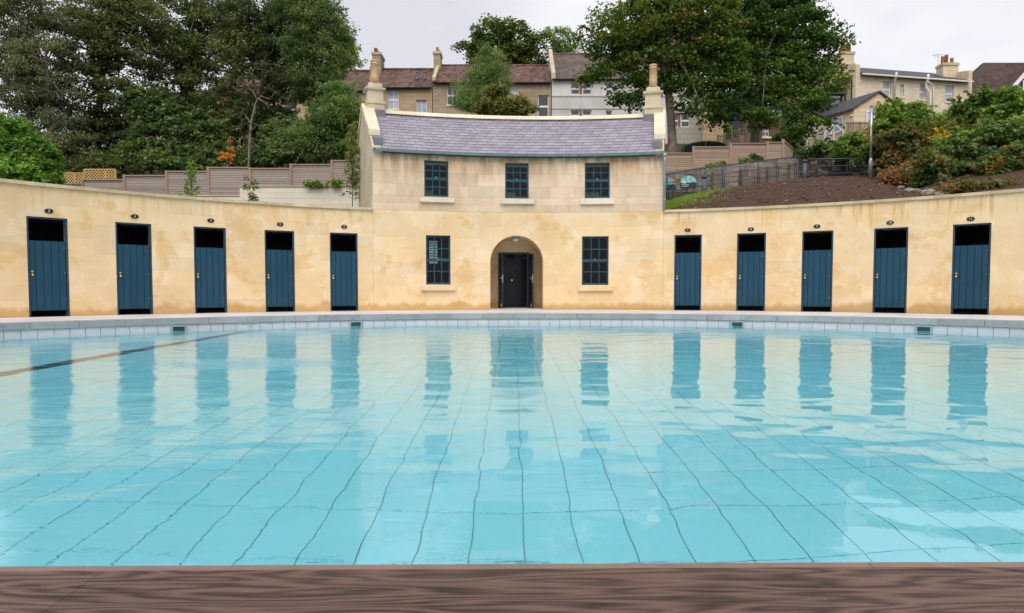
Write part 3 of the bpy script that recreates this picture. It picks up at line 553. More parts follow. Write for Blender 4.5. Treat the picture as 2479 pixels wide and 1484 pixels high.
# ------------------------------------------------------------------ the crescent's wings
WT = 2.80                                # wall height under its coping
DOORS_L = [(118, 70, 168, 2), (326, 284, 369, 3), (510, 472, 549, 4), (678, 643, 713, 5), (833, 801, 866, 6)]
DOORS_R = [(1665, 1633, 1697, 7), (1818, 1784, 1851, 8), (1978, 1942, 2014, 9), (2155, 2114, 2195, 10), (2350, 2306, 2395, 11)]
PLQ = {2: 511, 3: 524, 4: 534, 5: 543, 6: 549, 7: 557, 8: 555, 9: 548, 10: 539, 11: 530}
knob_me = None
def wing(name, label, phis, doors):
    t = thing(name, label, 'changing cubicles', pol((phis[0] + phis[1]) / 2, R, 0))
    s0, s1 = phis[0] * R, phis[1] * R; OH = 2.15; ow = 0.755
    ds = [(cyl(c, 650)[0] * R, k) for c, a, b, k in doors]
    holes = [(s - ow / 2, s + ow / 2, -0.02, OH) for s, k in ds]
    wall_panel(MB(), holes, s0, s1, -0.02, WT, arcfn, 0.34).build('wall', MAT['lime_left'] if phis[0] < 0 else MAT['lime'], t)
    nseg = int((s1 - s0) / 1.05)
    for i in range(nseg):
        a = s0 + (s1 - s0) * i / nseg + 0.003; b = s0 + (s1 - s0) * (i + 1) / nseg - 0.003
        MB().fbox(arcfn, a, b, -0.055, 0.40, WT + 0.002, WT + 0.075 + random.uniform(-0.002, 0.002)).build('coping_stone', MAT['coping'], t)
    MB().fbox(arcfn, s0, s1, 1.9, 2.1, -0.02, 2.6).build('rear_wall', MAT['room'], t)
    MB().fbox(arcfn, s0, s1, 0.345, 1.9, -0.06, -0.01).build('floor', MAT['grey_grout'], t)
    sl = MB()
    for i in range(40):
        a = s0 + (s1 - s0) * i / 40; b = s0 + (s1 - s0) * (i + 1) / 40
        sl.hexa([arcfn(a, 0.342, 2.48), arcfn(b, 0.342, 2.48), arcfn(b, 1.9, 2.2), arcfn(a, 1.9, 2.2), arcfn(a, 0.342, 2.55), arcfn(b, 0.342, 2.55), arcfn(b, 1.9, 2.27), arcfn(a, 1.9, 2.27)])
    sl.build('ceiling', MAT['timber_dark'], t)
    for s, k in ds:
        for ds_ in (-0.36, 0.05, 0.42):
            MB().bar(arcfn(s + ds_, 0.36, 2.44), arcfn(s + ds_, 1.88, 2.16), 0.055, 0.09).build('rafter', MAT['timber_dark'], t)
        for q in range(6):
            d_ = 0.5 + 0.24 * q; MB().bar(arcfn(s - 0.6, d_, 2.462 - 0.18 * (d_ - 0.342)), arcfn(s + 0.6, d_, 2.462 - 0.18 * (d_ - 0.342)), 0.05, 0.03).build('batten', MAT['timber_dark'], t)
        MB().fbox(arcfn, s + 0.82, s + 0.87, 0.36, 1.88, -0.01, 2.17).build('partition', MAT['timber_dark'], t)
        fr = MB(); fr.fbox(arcfn, s - ow / 2 + 0.003, s - ow / 2 + 0.038, 0.025, 0.12, -0.015, OH - 0.003); fr.fbox(arcfn, s + ow / 2 - 0.038, s + ow / 2 - 0.003, 0.025, 0.12, -0.015, OH - 0.003); fr.fbox(arcfn, s - ow / 2 + 0.0385, s + ow / 2 - 0.0385, 0.025, 0.12, OH - 0.035, OH - 0.003)
        fr.build('door_frame', MAT['frame_blue'], t)
        z0, z1 = 0.135, 1.64
        dr = MB().hexa([arcfn(s - ow / 2 + 0.05, 0.086, 0.14), arcfn(s + ow / 2 - 0.05, 0.086, 0.14), arcfn(s + ow / 2 - 0.05, 0.10, 0.14), arcfn(s - ow / 2 + 0.05, 0.10, 0.14), arcfn(s - ow / 2 + 0.05, 0.086, 1.635), arcfn(s + ow / 2 - 0.05, 0.086, 1.635), arcfn(s + ow / 2 - 0.05, 0.10, 1.635), arcfn(s - ow / 2 + 0.05, 0.10, 1.635)]).build('door', MAT['blue'], t)
        a = s - ow / 2 + 0.042; wdt = (ow - 0.084); ed = [0, 0.165, 0.38, 0.595, 0.81, 1.0]
        for u, v in zip(ed, ed[1:]):
            pm = MB(); x0 = a + wdt * u; x1 = a + wdt * v; c_ = 0.0095
            prof = [(x0 + 0.0008, 0.085), (x0 + 0.0008, 0.055), (x0 + c_, 0.045), (x1 - c_, 0.045), (x1 - 0.0008, 0.055), (x1 - 0.0008, 0.085)]
            for zz in (z0, z1): pm.v += [tuple(arcfn(sx, dd, zz)) for sx, dd in prof]
            for i in range(6): pm.f.append((i, (i + 1) % 6, 6 + (i + 1) % 6, 6 + i))
            pm.f.append((5, 4, 3, 2, 1, 0)); pm.f.append((6, 7, 8, 9, 10, 11)); pm.build('plank', MAT['blue'], dr)
        c_ = arcfn(a + 0.045, 0.028, 0.90); kb = MB(); kb.ball(c_, 0.030, (1, 0.8, 1), 12); kb.tube([arcfn(a + 0.045, 0.046, 0.90), arcfn(a + 0.045, 0.03, 0.90)], 0.014, 8); kb.build('knob', MAT['brass'], dr, True)
        lk = MB(); lk.tube([arcfn(a + 0.045, 0.046, 0.975), arcfn(a + 0.045, 0.034, 0.975)], 0.022, 14); lk.build('lock_cylinder', MAT['brass'], dr)
        for zz in (0.38, 0.95, 1.5): MB().tube([arcfn(a + wdt - 0.03, 0.047, zz), arcfn(a + wdt - 0.03, 0.036, zz)], 0.009, 8).build('coach_bolt', MAT['steel'], dr)
        zp = cyl(CX, 0)[1]; ph, zp = cyl([d for d in doors if d[3] == k][0][0] + (0 if k != 2 else 0), PLQ[k])
        pm = MB(); N = 24
        for d_ in (-0.004, -0.016): pm.v += [tuple(arcfn(ph * R + 0.083 * math.cos(2 * PI * i / N), d_, zp + 0.052 * math.sin(2 * PI * i / N))) for i in range(N)]
        pm.f = [(i, (i + 1) % N, N + (i + 1) % N, N + i) for i in range(N)] + [tuple(range(N, 2 * N)), tuple(range(N - 1, -1, -1))]
        pq = pm.build('number_plaque', MAT['iron'], t)
        text(str(k), 'digit', MAT['cream_paint'], pq, arcfn(ph * R, -0.0185, zp), 0.075, (PI / 2, 0, -ph), 0.002)
    return t
lime_l = wing('changing_cubicle_range', 'curved yellow cubicle wall left of the arched house, blue doors 2 to 6', (-1.22, HL - 0.0003), DOORS_L)
lime_r = wing('changing_cubicle_range', 'right-hand crescent of blue cubicle doors, brown soil bank above it', (HR + 0.0003, 1.12), DOORS_R)

# ------------------------------------------------------------------ the bath house
bh = thing('bath_house', 'curved two-storey bath house with slate roof and arched entrance', 'bath house', pol((HL + HR) / 2, R, 0))
sL, sR = HL * R, HR * R
def rect(x0, x1, y0, y1):
    a, zt = cyl(x0, y0); b, zb = cyl(x1, y1); return (a * R, b * R, zb, zt)
WU = [rect(1027, 1086, 388, 477), rect(1223, 1280, 394, 480), rect(1416, 1476, 393, 480)]
wz0 = sum(w[2] for w in WU) / 3; wz1 = sum(w[3] for w in WU) / 3; WU = [(w[0], w[1], wz0, wz1) for w in WU]
WLO = [rect(1031, 1091, 569, 689), rect(1409, 1473, 572, 690)]
SU = [rect(1016, 1099, 478, 491), rect(1211, 1293, 482, 494), rect(1405, 1487, 481, 494)]; SLO = [rect(1020, 1103, 690, 703), rect(1399, 1483, 691, 704)]
aL = cyl(1187, 680)[0] * R; aR = cyl(1315, 680)[0] * R; ac = (aL + aR) / 2; ar = (aR - aL) / 2; ztop = cyl(1251, 570)[1]; zsp = ztop - ar
EZ = cyl(1250, 371)[1] + 0.03                      # eaves
split = WT + 0.04
m_ = MB(); za = ztop + 0.08
wall_panel(m_, WLO + [(aL, aR, -0.02, za)], sL, sR, -0.02, split, arcfn, 0.40, 0.35)
N = 24
for i in range(N):
    t0 = PI - PI * i / N; t1 = PI - PI * (i + 1) / N
    a, b = ac + ar * math.cos(t0), ac + ar * math.cos(t1); za0, za1 = zsp + ar * math.sin(t0), zsp + ar * math.sin(t1)
    m_.quad(arcfn(a, 0, za0), arcfn(b, 0, za1), arcfn(b, 0, za), arcfn(a, 0, za))
lower = m_.build('lower_wall', MAT['lime_house'], bh)
RD = 1.35
m_ = MB()
for i in range(N):
    t0 = PI - PI * i / N; t1 = PI - PI * (i + 1) / N
    a, b = ac + ar * math.cos(t0), ac + ar * math.cos(t1); za0, za1 = zsp + ar * math.sin(t0), zsp + ar * math.sin(t1)
    m_.quad(arcfn(b, 0.001, za1), arcfn(a, 0.001, za0), arcfn(a, RD, za0), arcfn(b, RD, za1))
m_.quad(arcfn(aL, 0.001, zsp), arcfn(aL, 0.001, -0.02), arcfn(aL, RD, -0.02), arcfn(aL, RD, zsp)); m_.quad(arcfn(aR, 0.001, -0.02), arcfn(aR, 0.001, zsp), arcfn(aR, RD, zsp), arcfn(aR, RD, -0.02))
m_.build('arch_soffit', MAT['lime_house'], bh)
MB().fbox(arcfn, aL, aR, -0.003, 3.4, -0.05, 0.012).build('porch_floor', MAT['pave'], bh)
def rrect(x0, x1, y0, y1, d):
    a, zt = cyl(x0, y0, R + d); b, zb = cyl(x1, y1, R + d); return (a * R, b * R, zb, zt)
dr_ = rrect(1206, 1281, 611, 744, RD)
wall_panel(MB(), [(dr_[0], dr_[1], -0.02, dr_[3])], aL - 0.05, aR + 0.05, -0.02, 2.5, lambda s, d, z: arcfn(s, d + RD, z), 0.2).build('porch_rear_wall', MAT['lime_house'], bh)
fr = MB(); fr.fbox(arcfn, dr_[0], dr_[0] + 0.07, RD - 0.02, RD + 0.1, 0.013, dr_[3]); fr.fbox(arcfn, dr_[1] - 0.07, dr_[1], RD - 0.02, RD + 0.1, 0.013, dr_[3]); fr.fbox(arcfn, dr_[0] + 0.07, dr_[1] - 0.07, RD - 0.02, RD + 0.1, dr_[3] - 0.06, dr_[3])
fr.build('entrance_frame', MAT['navy'], bh)
def leaf(hinge, tip, z0, z1, name, mat, glazed):
    a = Vector((hinge.x, hinge.y, 0)); b = Vector((tip.x, tip.y, 0)); L = (b - a).length; fn = planefn(a, b)
    mb = MB(); hl = [(L * 0.25, L * 0.75, z0 + (z1 - z0) * 0.5, z0 + (z1 - z0) * 0.9)] if glazed else [(L * 0.15, L * 0.42, z1 - 0.42, z1 - 0.2), (L * 0.58, L * 0.85, z1 - 0.42, z1 - 0.2)]
    wall_panel(mb, hl, 0, L, z0, z1, fn, 0.05, 5); o = mb.build(name, mat, bh)
    for h in hl: MB().fbox(fn, h[0], h[1], 0.02, 0.03, h[2], h[3], 5).build('pane', MAT['glass'], o)
    return o, fn, L
h1 = arcfn(dr_[0] + 0.07, RD - 0.03, 0); l1, f1, L1 = leaf(h1, h1 + Vector((0.045, -0.62, 0)), 0.03, dr_[3] - 0.07, 'entrance_door', MAT['navy'], True)
h2 = arcfn(dr_[1] - 0.02, RD - 0.03, 0); l2, f2, L2 = leaf(h2, h2 + Vector((0.085, -0.60, 0)), 0.03, dr_[3] - 0.07, 'entrance_door', MAT['navy'], True)
for o_, f_, L_ in ((l1, f1, L1), (l2, f2, L2)):
    MB().fbox(f_, L_ * 0.8, L_ * 0.93, -0.03, -0.005, 0.92, 0.96, 5).build('lever_handle', MAT['brass'], o_); MB().fbox(f_, L_ - 0.004, L_ + 0.004, 0.012, 0.038, 0.8, 1.05, 5).build('latch_plate', MAT['steel'], o_); MB().fbox(f_, L_ * 0.85, L_ * 0.9, -0.02, -0.004, 0.05, 0.16, 5).build('floor_bolt', MAT['brass'], o_)
ia, ib = arcfn(dr_[0] - 0.2, RD + 1.3, 0), arcfn(dr_[1] + 0.2, RD + 1.3, 0); l3, f3, L3 = leaf(ia, ib, 0.02, 2.0, 'inner_door', MAT['navy'], False)
MB().fbox(f3, L3 * 0.5, L3 * 0.53, -0.03, -0.004, 0.88, 0.93, 5).build('knob', MAT['brass'], l3)
MB().fbox(f3, L3 * 0.1, L3 * 0.9, 0.03, 0.04, 1.5, 1.9, 5).build('pane_light_panel', simple('pale_pane_light', (0.55, 0.50, 0.44), 0.8), l3)  # pale sheet added behind the panes, standing in for light showing through
for s_ in (dr_[0] - 0.25, dr_[1] + 0.2): MB().fbox(arcfn, s_, s_ + 0.05, RD + 0.2, RD + 1.6, 0, 2.5).build('lobby_wall', MAT['navy'], bh)
MB().fbox(arcfn, dr_[0] - 0.25, dr_[1] + 0.25, RD + 0.2, RD + 1.7, 2.25, 2.3).build('lobby_ceiling', MAT['room'], bh)
# porch light
q = arcfn(ac, 0.5, ztop - 0.012)
lt = MB().lathe(q, [(0.10, -0.05), (0.115, -0.045), (0.115, 0.0)], 20).build('porch_light', MAT['steel'], bh, False); MB().lathe(q + Vector((0, 0, -0.052)), [(0.03, -0.075), (0.075, -0.06), (0.098, -0.02), (0.10, 0.0)], 20).build('globe', simple('opal_glass', (0.75, 0.75, 0.74), 0.25), lt, True)
# upper ashlar: core wall with openings, faced with single blocks
wall_panel(MB(), WU, sL, sR, split + 0.001, EZ, lambda s, d, z: arcfn(s, d + 0.035, z), 0.36, 0.35).build('upper_wall', MAT['stone'], bh)
rng = random.Random(4); zc = split + 0.003; ci = 0
zmid = [split + 0.003, split + 0.003 + (wz0 - split) * 0.48, wz0] + [wz0 + (wz1 - wz0) * f for f in (0.32, 0.66, 1.0)] + [EZ - 0.05]
for z0, z1 in zip(zmid, zmid[1:]):
    ci += 1
    # free intervals of this course, cut by the windows
    zs = sorted({z0, z1} | {q for w_ in WU for q in (w_[2], w_[3]) if z0 + 0.02 < q < z1 - 0.02})
    for za_, zb_ in zip(zs, zs[1:]):
        zm = (za_ + zb_) / 2; iv = [(sL, sR)]
        for w_ in WU:
            if w_[2] < zm < w_[3]:
                nv = []
                for a, b in iv:
                    if w_[0] > a and w_[1] < b: nv += [(a, w_[0]), (w_[1], b)]
                    else: nv.append((a, b))
                iv = nv
        for a, b in iv:
            s_ = a
            first = True
            while s_ < b - 1e-3:
                L = rng.uniform(0.62, 1.15) * (0.6 if first and ci % 2 else 1); first = False
                e_ = s_ + L
                if b - e_ < 0.4: e_ = b
                pr = rng.uniform(-0.0012, 0.0012)
                MB().fbox(arcfn, s_ + 0.0016, e_ - 0.0016, pr, 0.034, za_ + 0.0014, zb_ - 0.0014, 0.45).build('ashlar_block', MAT['upper'], bh); s_ = e_
for w_ in SU: MB().fbox(arcfn, w_[0], w_[1], -0.085, 0.12, w_[2], w_[3] - 0.002).build('window_sill', MAT['sill'], bh)
for w_ in SLO: MB().fbox(arcfn, w_[0], w_[1], -0.085, 0.12, w_[2], w_[3] - 0.002).build('window_sill', MAT['lime_house'], bh)
def sash(fn, r4, parent, rows, cols, d, mat, glass, fw=0.055, bw=0.022, label=None, split_row=None, deep=0.06):
    s0, s1, z0, z1 = r4; fr = MB(); big = 9
    fr.fbox(fn, s0 + 0.002, s0 + fw, d, d + deep, z0 + 0.002, z1 - 0.002, big); fr.fbox(fn, s1 - fw, s1 - 0.002, d, d + deep, z0 + 0.002, z1 - 0.002, big); fr.fbox(fn, s0 + fw, s1 - fw, d, d + deep, z1 - fw, z1 - 0.002, big); fr.fbox(fn, s0 + fw, s1 - fw, d, d + deep, z0 + 0.002, z0 + fw * 1.3, big)
    o = fr.build('window', mat, parent)
    a, b, c, e_ = s0 + fw, s1 - fw, z0 + fw * 1.3, z1 - fw; bars = MB()
    for i in range(1, cols): x = a + (b - a) * i / cols; bars.fbox(fn, x - bw / 2, x + bw / 2, d + 0.012, d + deep * 0.8, c, e_, big)
    for j in range(1, rows):
        zz = c + (e_ - c) * j / rows; mr = split_row == j; hw = bw * (1.5 if mr else 0.5)
        for i in range(cols):
            x0 = a + (b - a) * i / cols + (bw / 2 if i else 0); x1 = a + (b - a) * (i + 1) / cols - (bw / 2 if i < cols - 1 else 0)
            bars.fbox(fn, x0, x1, d + (0.004 if mr else 0.013), d + deep * 0.8, zz - hw, zz + hw, big)
    if cols > 1 or rows > 1: bars.build('glazing_bars', mat, o)
    gd = d + deep * 0.55
    for i in range(cols):
        for j in range(rows):
            x0 = a + (b - a) * i / cols; x1 = a + (b - a) * (i + 1) / cols; q0 = c + (e_ - c) * j / rows; q1 = c + (e_ - c) * (j + 1) / rows
            MB().fbox(fn, x0 + 0.001, x1 - 0.001, gd, gd + 0.004, q0 + 0.001, q1 - 0.001, big).build('pane', glass, o)
    return o
for w_ in WU + WLO:
    o = sash(arcfn, w_, bh, 4, 3, 0.07, MAT['frame_blue'], MAT['glass'], 0.045, 0.026, split_row=2)
    MB().box(tuple(arcfn((w_[0] + w_[1]) / 2, 0.062, (w_[2] + w_[3]) / 2 + 0.03) - Vector((0.015, 0.008, 0.0))), tuple(arcfn((w_[0] + w_[1]) / 2, 0.062, (w_[2] + w_[3]) / 2 + 0.03) + Vector((0.015, 0.008, 0.03)))).build('sash_fastener', MAT['brass'], o)
# rooms behind the windows: rear wall with openings upstairs, floors
RW = [(w_[0] - 0.35, w_[0] + 0.55, w_[2] - 0.15, w_[3] - 0.35) for w_ in WU]
wall_panel(MB(), RW, sL, sR, 2.75, EZ + 0.1, lambda s, d, z: arcfn(s, d + HD - 0.4, z), 0.38, 0.5).build('rear_wall', MAT['stone'], bh)
for w_ in RW: sash(lambda s, d, z: arcfn(s, d + HD - 0.4, z), w_, bh, 4, 3, 0.2, MAT['upvc'], MAT['glass'], 0.05, 0.025, split_row=2)
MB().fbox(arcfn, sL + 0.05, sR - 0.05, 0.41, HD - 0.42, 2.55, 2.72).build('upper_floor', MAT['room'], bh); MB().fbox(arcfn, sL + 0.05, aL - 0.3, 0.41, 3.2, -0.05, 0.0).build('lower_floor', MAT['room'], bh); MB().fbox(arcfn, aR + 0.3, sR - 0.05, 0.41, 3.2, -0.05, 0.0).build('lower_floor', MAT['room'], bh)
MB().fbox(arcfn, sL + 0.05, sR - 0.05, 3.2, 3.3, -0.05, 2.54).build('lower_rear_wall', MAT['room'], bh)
for k in range(9):                        # pale slatted blind hanging inside the lower left window
    zz = WLO[0][2] + 0.62 + 0.075 * k; MB().fbox(arcfn, WLO[0][0] + 0.12, WLO[0][0] + 0.36, 0.30, 0.31, zz, zz + 0.055).build('blind_slat', simple('blind_white', (0.7, 0.69, 0.66), 0.6), bh)
# gables
TA = math.atan(0.70); RG = 2.1; RZ = EZ + 0.70 * RG; ZB = RZ - 0.70 * (HD - RG)
for sg, ss in ((0, sL), (1, sR)):
    a, b = (ss + 0.0, ss + 0.25) if sg == 0 else (ss - 0.25, ss - 0.0); mb = MB()
    prof = [(0.42, split - 0.3), (HD, split - 0.3), (HD, ZB + 0.05), (RG, RZ + 0.10), (0.38, EZ + 0.70 * 0.38 + 0.06), (0.0362, EZ + 0.02), (0.0362, EZ - 0.02), (0.42, EZ - 0.02)]
    for s_ in (a, b): mb.v += [tuple(arcfn(s_, d_, z_)) for d_, z_ in prof]
    n_ = len(prof)
    for i in range(n_): mb.f.append((i, (i + 1) % n_, n_ + (i + 1) % n_, n_ + i))
    mb.f.append(tuple(range(n_ - 1, -1, -1))); mb.f.append(tuple(range(n_, 2 * n_))); mb.build('gable_wall', MAT['stone'], bh)
    # coping on the slope in three stones a side
    c0, c1 = (a - 0.03, b + 0.03) if sg == 0 else (a - 0.03, b + 0.03)
    for sgn in (1, -1):
        for k in range(3):
            u0 = 0.46 + (RG - 0.46) * k / 3; u1 = 0.46 + (RG - 0.46) * (k + 1) / 3
            if sgn < 0: v0, v1 = HD + 0.05 - (HD + 0.05 - RG) * k / 3, HD + 0.05 - (HD + 0.05 - RG) * (k + 1) / 3
            else: v0, v1 = u0, u1
            z0_, z1_ = RZ - 0.70 * abs(v0 - RG) + 0.09, RZ - 0.70 * abs(v1 - RG) + 0.09
            if k == 0: u_ = 0
            g_ = 0.004 * sgn
            MB().hexa([arcfn(c0, v0 + g_, z0_), arcfn(c1, v0 + g_, z0_), arcfn(c1, v1, z1_), arcfn(c0, v1, z1_), arcfn(c0, v0 + g_, z0_ + 0.16), arcfn(c1, v0 + g_, z0_ + 0.16), arcfn(c1, v1, z1_ + 0.16), arcfn(c0, v1, z1_ + 0.16)]).build('gable_coping', MAT['stone_pale'], bh)
    xx = (b, b + 0.06) if sg == 0 else (a - 0.06, a)
    MB().hexa([arcfn(xx[0] - (0.2 if sg == 0 else 0.0), 0.05, EZ + 0.06), arcfn(xx[1] + (0 if sg == 0 else 0.2), 0.05, EZ + 0.06), arcfn(xx[1] + (0 if sg == 0 else 0.2), 0.44, EZ + 0.32), arcfn(xx[0] - (0.2 if sg == 0 else 0), 0.44, EZ + 0.32), arcfn(xx[0] - (0.2 if sg == 0 else 0.0), 0.05, EZ + 0.26), arcfn(xx[1] + (0 if sg == 0 else 0.2), 0.05, EZ + 0.26), arcfn(xx[1] + (0 if sg == 0 else 0.2), 0.44, EZ + 0.40), arcfn(xx[0] - (0.2 if sg == 0 else 0), 0.44, EZ + 0.40)]).build('lead_flashing', MAT['lead'], bh)
    # chimney stack on the gable
    cs = cyl(909 if sg == 0 else 1581, 230, R + RG - 0.25)[0] * R; hw, hd = 0.215, 0.25
    def ring_stack(levels, nm, mat, sub=None):
        mb = MB()
        for (z_, e1) in levels: mb.v += [tuple(arcfn(cs + sx * (hw + e1), RG + sy * (hd + e1), z_)) for sx, sy in ((-1, -1), (1, -1), (1, 1), (-1, 1))]
        for i in range(len(levels) - 1):
            for k in range(4): q0 = i * 4 + k; q1 = i * 4 + (k + 1) % 4; mb.f.append((q0, q1, q1 + 4, q0 + 4))
        mb.f.append((3, 2, 1, 0)); mb.f.append(tuple(len(levels) * 4 - 4 + k for k in range(4))); return mb.build(nm, mat, sub or bh)
    Yc = arcfn(cs, RG - hd, 0).y; zz = (lambda y: P(1240, y, Yc).z)
    ytop, ycap, yb1, yb0 = (196, 216, 240, 252) if sg == 0 else (207, 221, 256, 265)
    ych = 262 if sg == 0 else 262
    if sg == 0: ytop, ycap0, ycap1, yband0, yband1 = 196, 212, 219, 245, 252
    else: ytop, ycap0, ycap1, yband0, yband1 = 206, 221, 228, 256, 264
    st = ring_stack([(RZ - 0.7, 0.02), (zz(yband1) , 0.02), (zz(yband1) + 0.02, 0.05), (zz(yband0) - 0.02, 0.05), (zz(yband0), 0.0), (zz(ycap1), -0.005), (zz(ycap1) + 0.03, 0.05), (zz(ycap0), 0.06), (zz(ycap0) + 0.003, -0.02), (zz(ytop) - 0.06, -0.03), (zz(ytop), -0.14)], 'chimney_stack', MAT['stone'])
    for py, pt in ((-0.08, 1), (0.12, 0.8)):
        c_ = arcfn(cs, RG + py, zz(ytop) - 0.03); hh = (zz(142 if sg == 0 else 153) - zz(ytop)) * (1 if pt == 1 else 0.8); r_ = 0.118
        pr = [(r_ * 1.08, 0), (r_ * 1.04, hh * 0.3), (r_ * 0.97, hh * 0.86), (r_ * 1.10, hh * 0.87), (r_ * 1.10, hh * 0.895), (r_ * 0.99, hh * 0.90), (r_ * 1.0, hh * 0.98), (r_ * 1.08, hh * 0.985), (r_ * 1.08, hh + 0.03), (r_ * 0.8, hh + 0.03), (r_ * 0.78, hh - 0.3)]
        po = MB().lathe(c_, pr, 20).build('chimney_pot', MAT['terracotta'], st, True)
        hm = MB()
        for i in range(10): a_ = 2 * PI * (i + 0.5) / 10; d_ = Vector((math.cos(a_), math.sin(a_), 0)); hm.tube([c_ + d_ * r_ * 0.9 + Vector((0, 0, hh * 0.94)), c_ + d_ * (r_ * 1.01) + Vector((0, 0, hh * 0.94))], 0.013, 6)
        hm.build('vent_hole', MAT['black'], st)
    lf = MB(); lf.fbox(arcfn, cs - hw - 0.04, cs + hw + 0.04, RG - hd - 0.05, RG - hd - 0.03, EZ + 0.7 * (RG - hd - 0.05) + 0.01, EZ + 0.7 * (RG - hd - 0.05) + 0.24); lf.build('lead_apron', MAT['lead'], bh)
# roof deck, slates, ridge
rs0, rs1 = sL + 0.255, sR - 0.255; eo = -0.14
m_ = MB(); n_ = 24
for i in range(n_):
    a = rs0 + (rs1 - rs0) * i / n_; b = rs0 + (rs1 - rs0) * (i + 1) / n_; ez = EZ + 0.7 * eo
    m_.hexa([arcfn(a, eo, ez - 0.09), arcfn(b, eo, ez - 0.09), arcfn(b, RG, RZ - 0.09), arcfn(a, RG, RZ - 0.09), arcfn(a, eo, ez - 0.02), arcfn(b, eo, ez - 0.02), arcfn(b, RG, RZ - 0.02), arcfn(a, RG, RZ - 0.02)])
    m_.hexa([arcfn(a, RG, RZ - 0.09), arcfn(b, RG, RZ - 0.09), arcfn(b, HD + 0.1, ZB - 0.16), arcfn(a, HD + 0.1, ZB - 0.16), arcfn(a, RG, RZ - 0.02), arcfn(b, RG, RZ - 0.02), arcfn(b, HD + 0.1, ZB - 0.09), arcfn(a, HD + 0.1, ZB - 0.09)])
roof = m_.build('roof', MAT['black'], bh)  # plain black deck, its edge shows as a strip below the slates
SLW, SLE = 0.285, 0.212; slope_len = (RG - eo) / math.cos(TA); NC = int(slope_len / SLE)
slen = SLE * 1.62; smb = MB().box((-SLW / 2 + 0.004, 0, 0), (SLW / 2 - 0.004, slen, 0.014)); so_ = smb.build('slate', MAT['slate']); smesh = so_.data; bpy.data.objects.remove(so_)
tilt = TA - 0.07; rest = MB(); count = 0
def slate_at(s, u, w_, jig):
    d = eo + u * math.cos(TA); z = EZ + 0.7 * eo + u * math.sin(TA) + 0.012 + jig
    return arcfn(s, d, z), s / R
for c in range(NC + 1):
    u = c * SLE; d = eo + u * math.cos(TA); sw = SLW * R / (R + d); s_ = rs0 + (sw * 0.5 if c % 2 else 0) ; s_ -= sw * 0.5
    row_len = slen if c < NC - 1 else min(slen, slope_len - u)
    while s_ < rs1 - 0.02:
        a = max(rs0, s_); b = min(rs1, s_ + sw); full = (b - a) > sw * 0.98; s_ += sw
        if b - a < 0.03: continue
        loc, ph = slate_at((a + b) / 2, u, sw, random.uniform(-0.0012, 0.0012)); rot = (tilt + random.uniform(-0.004, 0.004), random.uniform(-0.003, 0.003), -ph)
        if count < 298 and row_len > slen * 0.99: inst(smesh, 'slate', roof, loc, rot, ((b - a) / sw, 1, 1)); count += 1
        else:
            mt = Matrix.Translation(loc) @ (Matrix.Rotation(rot[2], 4, 'Z') @ Matrix.Rotation(rot[0], 4, 'X')); hw = (b - a) / 2 * (R + d) / R - 0.004
            rest.hexa([mt @ Vector(q) for q in ((-hw, 0, 0), (hw, 0, 0), (hw, row_len, 0), (-hw, row_len, 0), (-hw, 0, 0.014), (hw, 0, 0.014), (hw, row_len, 0.014), (-hw, row_len, 0.014))])
tag(rest.build('upper_slate', MAT['slate'], roof), kind='stuff')
nr = 17
for i in range(nr):
    a = rs0 + (rs1 - rs0) * i / nr; b = rs0 + (rs1 - rs0) * (i + 1) / nr - 0.003; mb = MB(); pr = [(-0.16, -0.06), (-0.15, -0.03), (-0.02, 0.085), (0.02, 0.085), (0.15, -0.03), (0.16, -0.06)]
    for s_ in (a, b): mb.v += [tuple(arcfn(s_, RG + q[0], RZ + q[1] + 0.03)) for q in pr]
    for k in range(6): mb.f.append((k, (k + 1) % 6, 6 + (k + 1) % 6, 6 + k))
    mb.f.append((5, 4, 3, 2, 1, 0)); mb.f.append((6, 7, 8, 9, 10, 11)); mb.build('ridge_stone', MAT['stone_pale'], roof)
# gutter, brackets and downpipe
gs0, gs1 = sL - 0.0, sR + 0.06; m_ = MB(); gr = 0.078; gd = -0.115; gzc = EZ - 0.075; n_ = 40; K = 9
for i in range(n_ + 1):
    s_ = gs0 + (gs1 - gs0) * i / n_
    for rr_ in (gr, gr - 0.007):
        for k in range(K): t_ = PI + PI * k / (K - 1); m_.v.append(tuple(arcfn(s_, gd + rr_ * math.cos(t_), gzc + rr_ * math.sin(t_) * 1.1)))
for i in range(n_):
    for k in range(K - 1):
        for o_ in (0, K): a = i * 2 * K + o_ + k; m_.f.append((a, a + 1, a + 1 + 2 * K, a + 2 * K))
    for k in (0, K - 1): a = i * 2 * K + k; m_.f.append((a, a + K, a + 3 * K, a + 2 * K))
m_.f.append(tuple(range(K)) + tuple(range(2 * K - 1, K - 1, -1))); e_ = n_ * 2 * K; m_.f.append(tuple(e_ + q for q in range(K)) + tuple(e_ + q for q in range(2 * K - 1, K - 1, -1)))
gut = m_.build('gutter', MAT['gutter'], bh, True)
for s_ in (gs0 + 0.02, gs1 - 0.02):
    mb = MB(); mb.v = [tuple(arcfn(s_, gd + (gr - 0.003) * math.cos(PI + PI * k / 8), gzc + (gr - 0.003) * 1.1 * math.sin(PI + PI * k / 8))) for k in range(9)]; mb.f = [tuple(range(9))]; mb.build('stop_end', MAT['gutter'], gut)
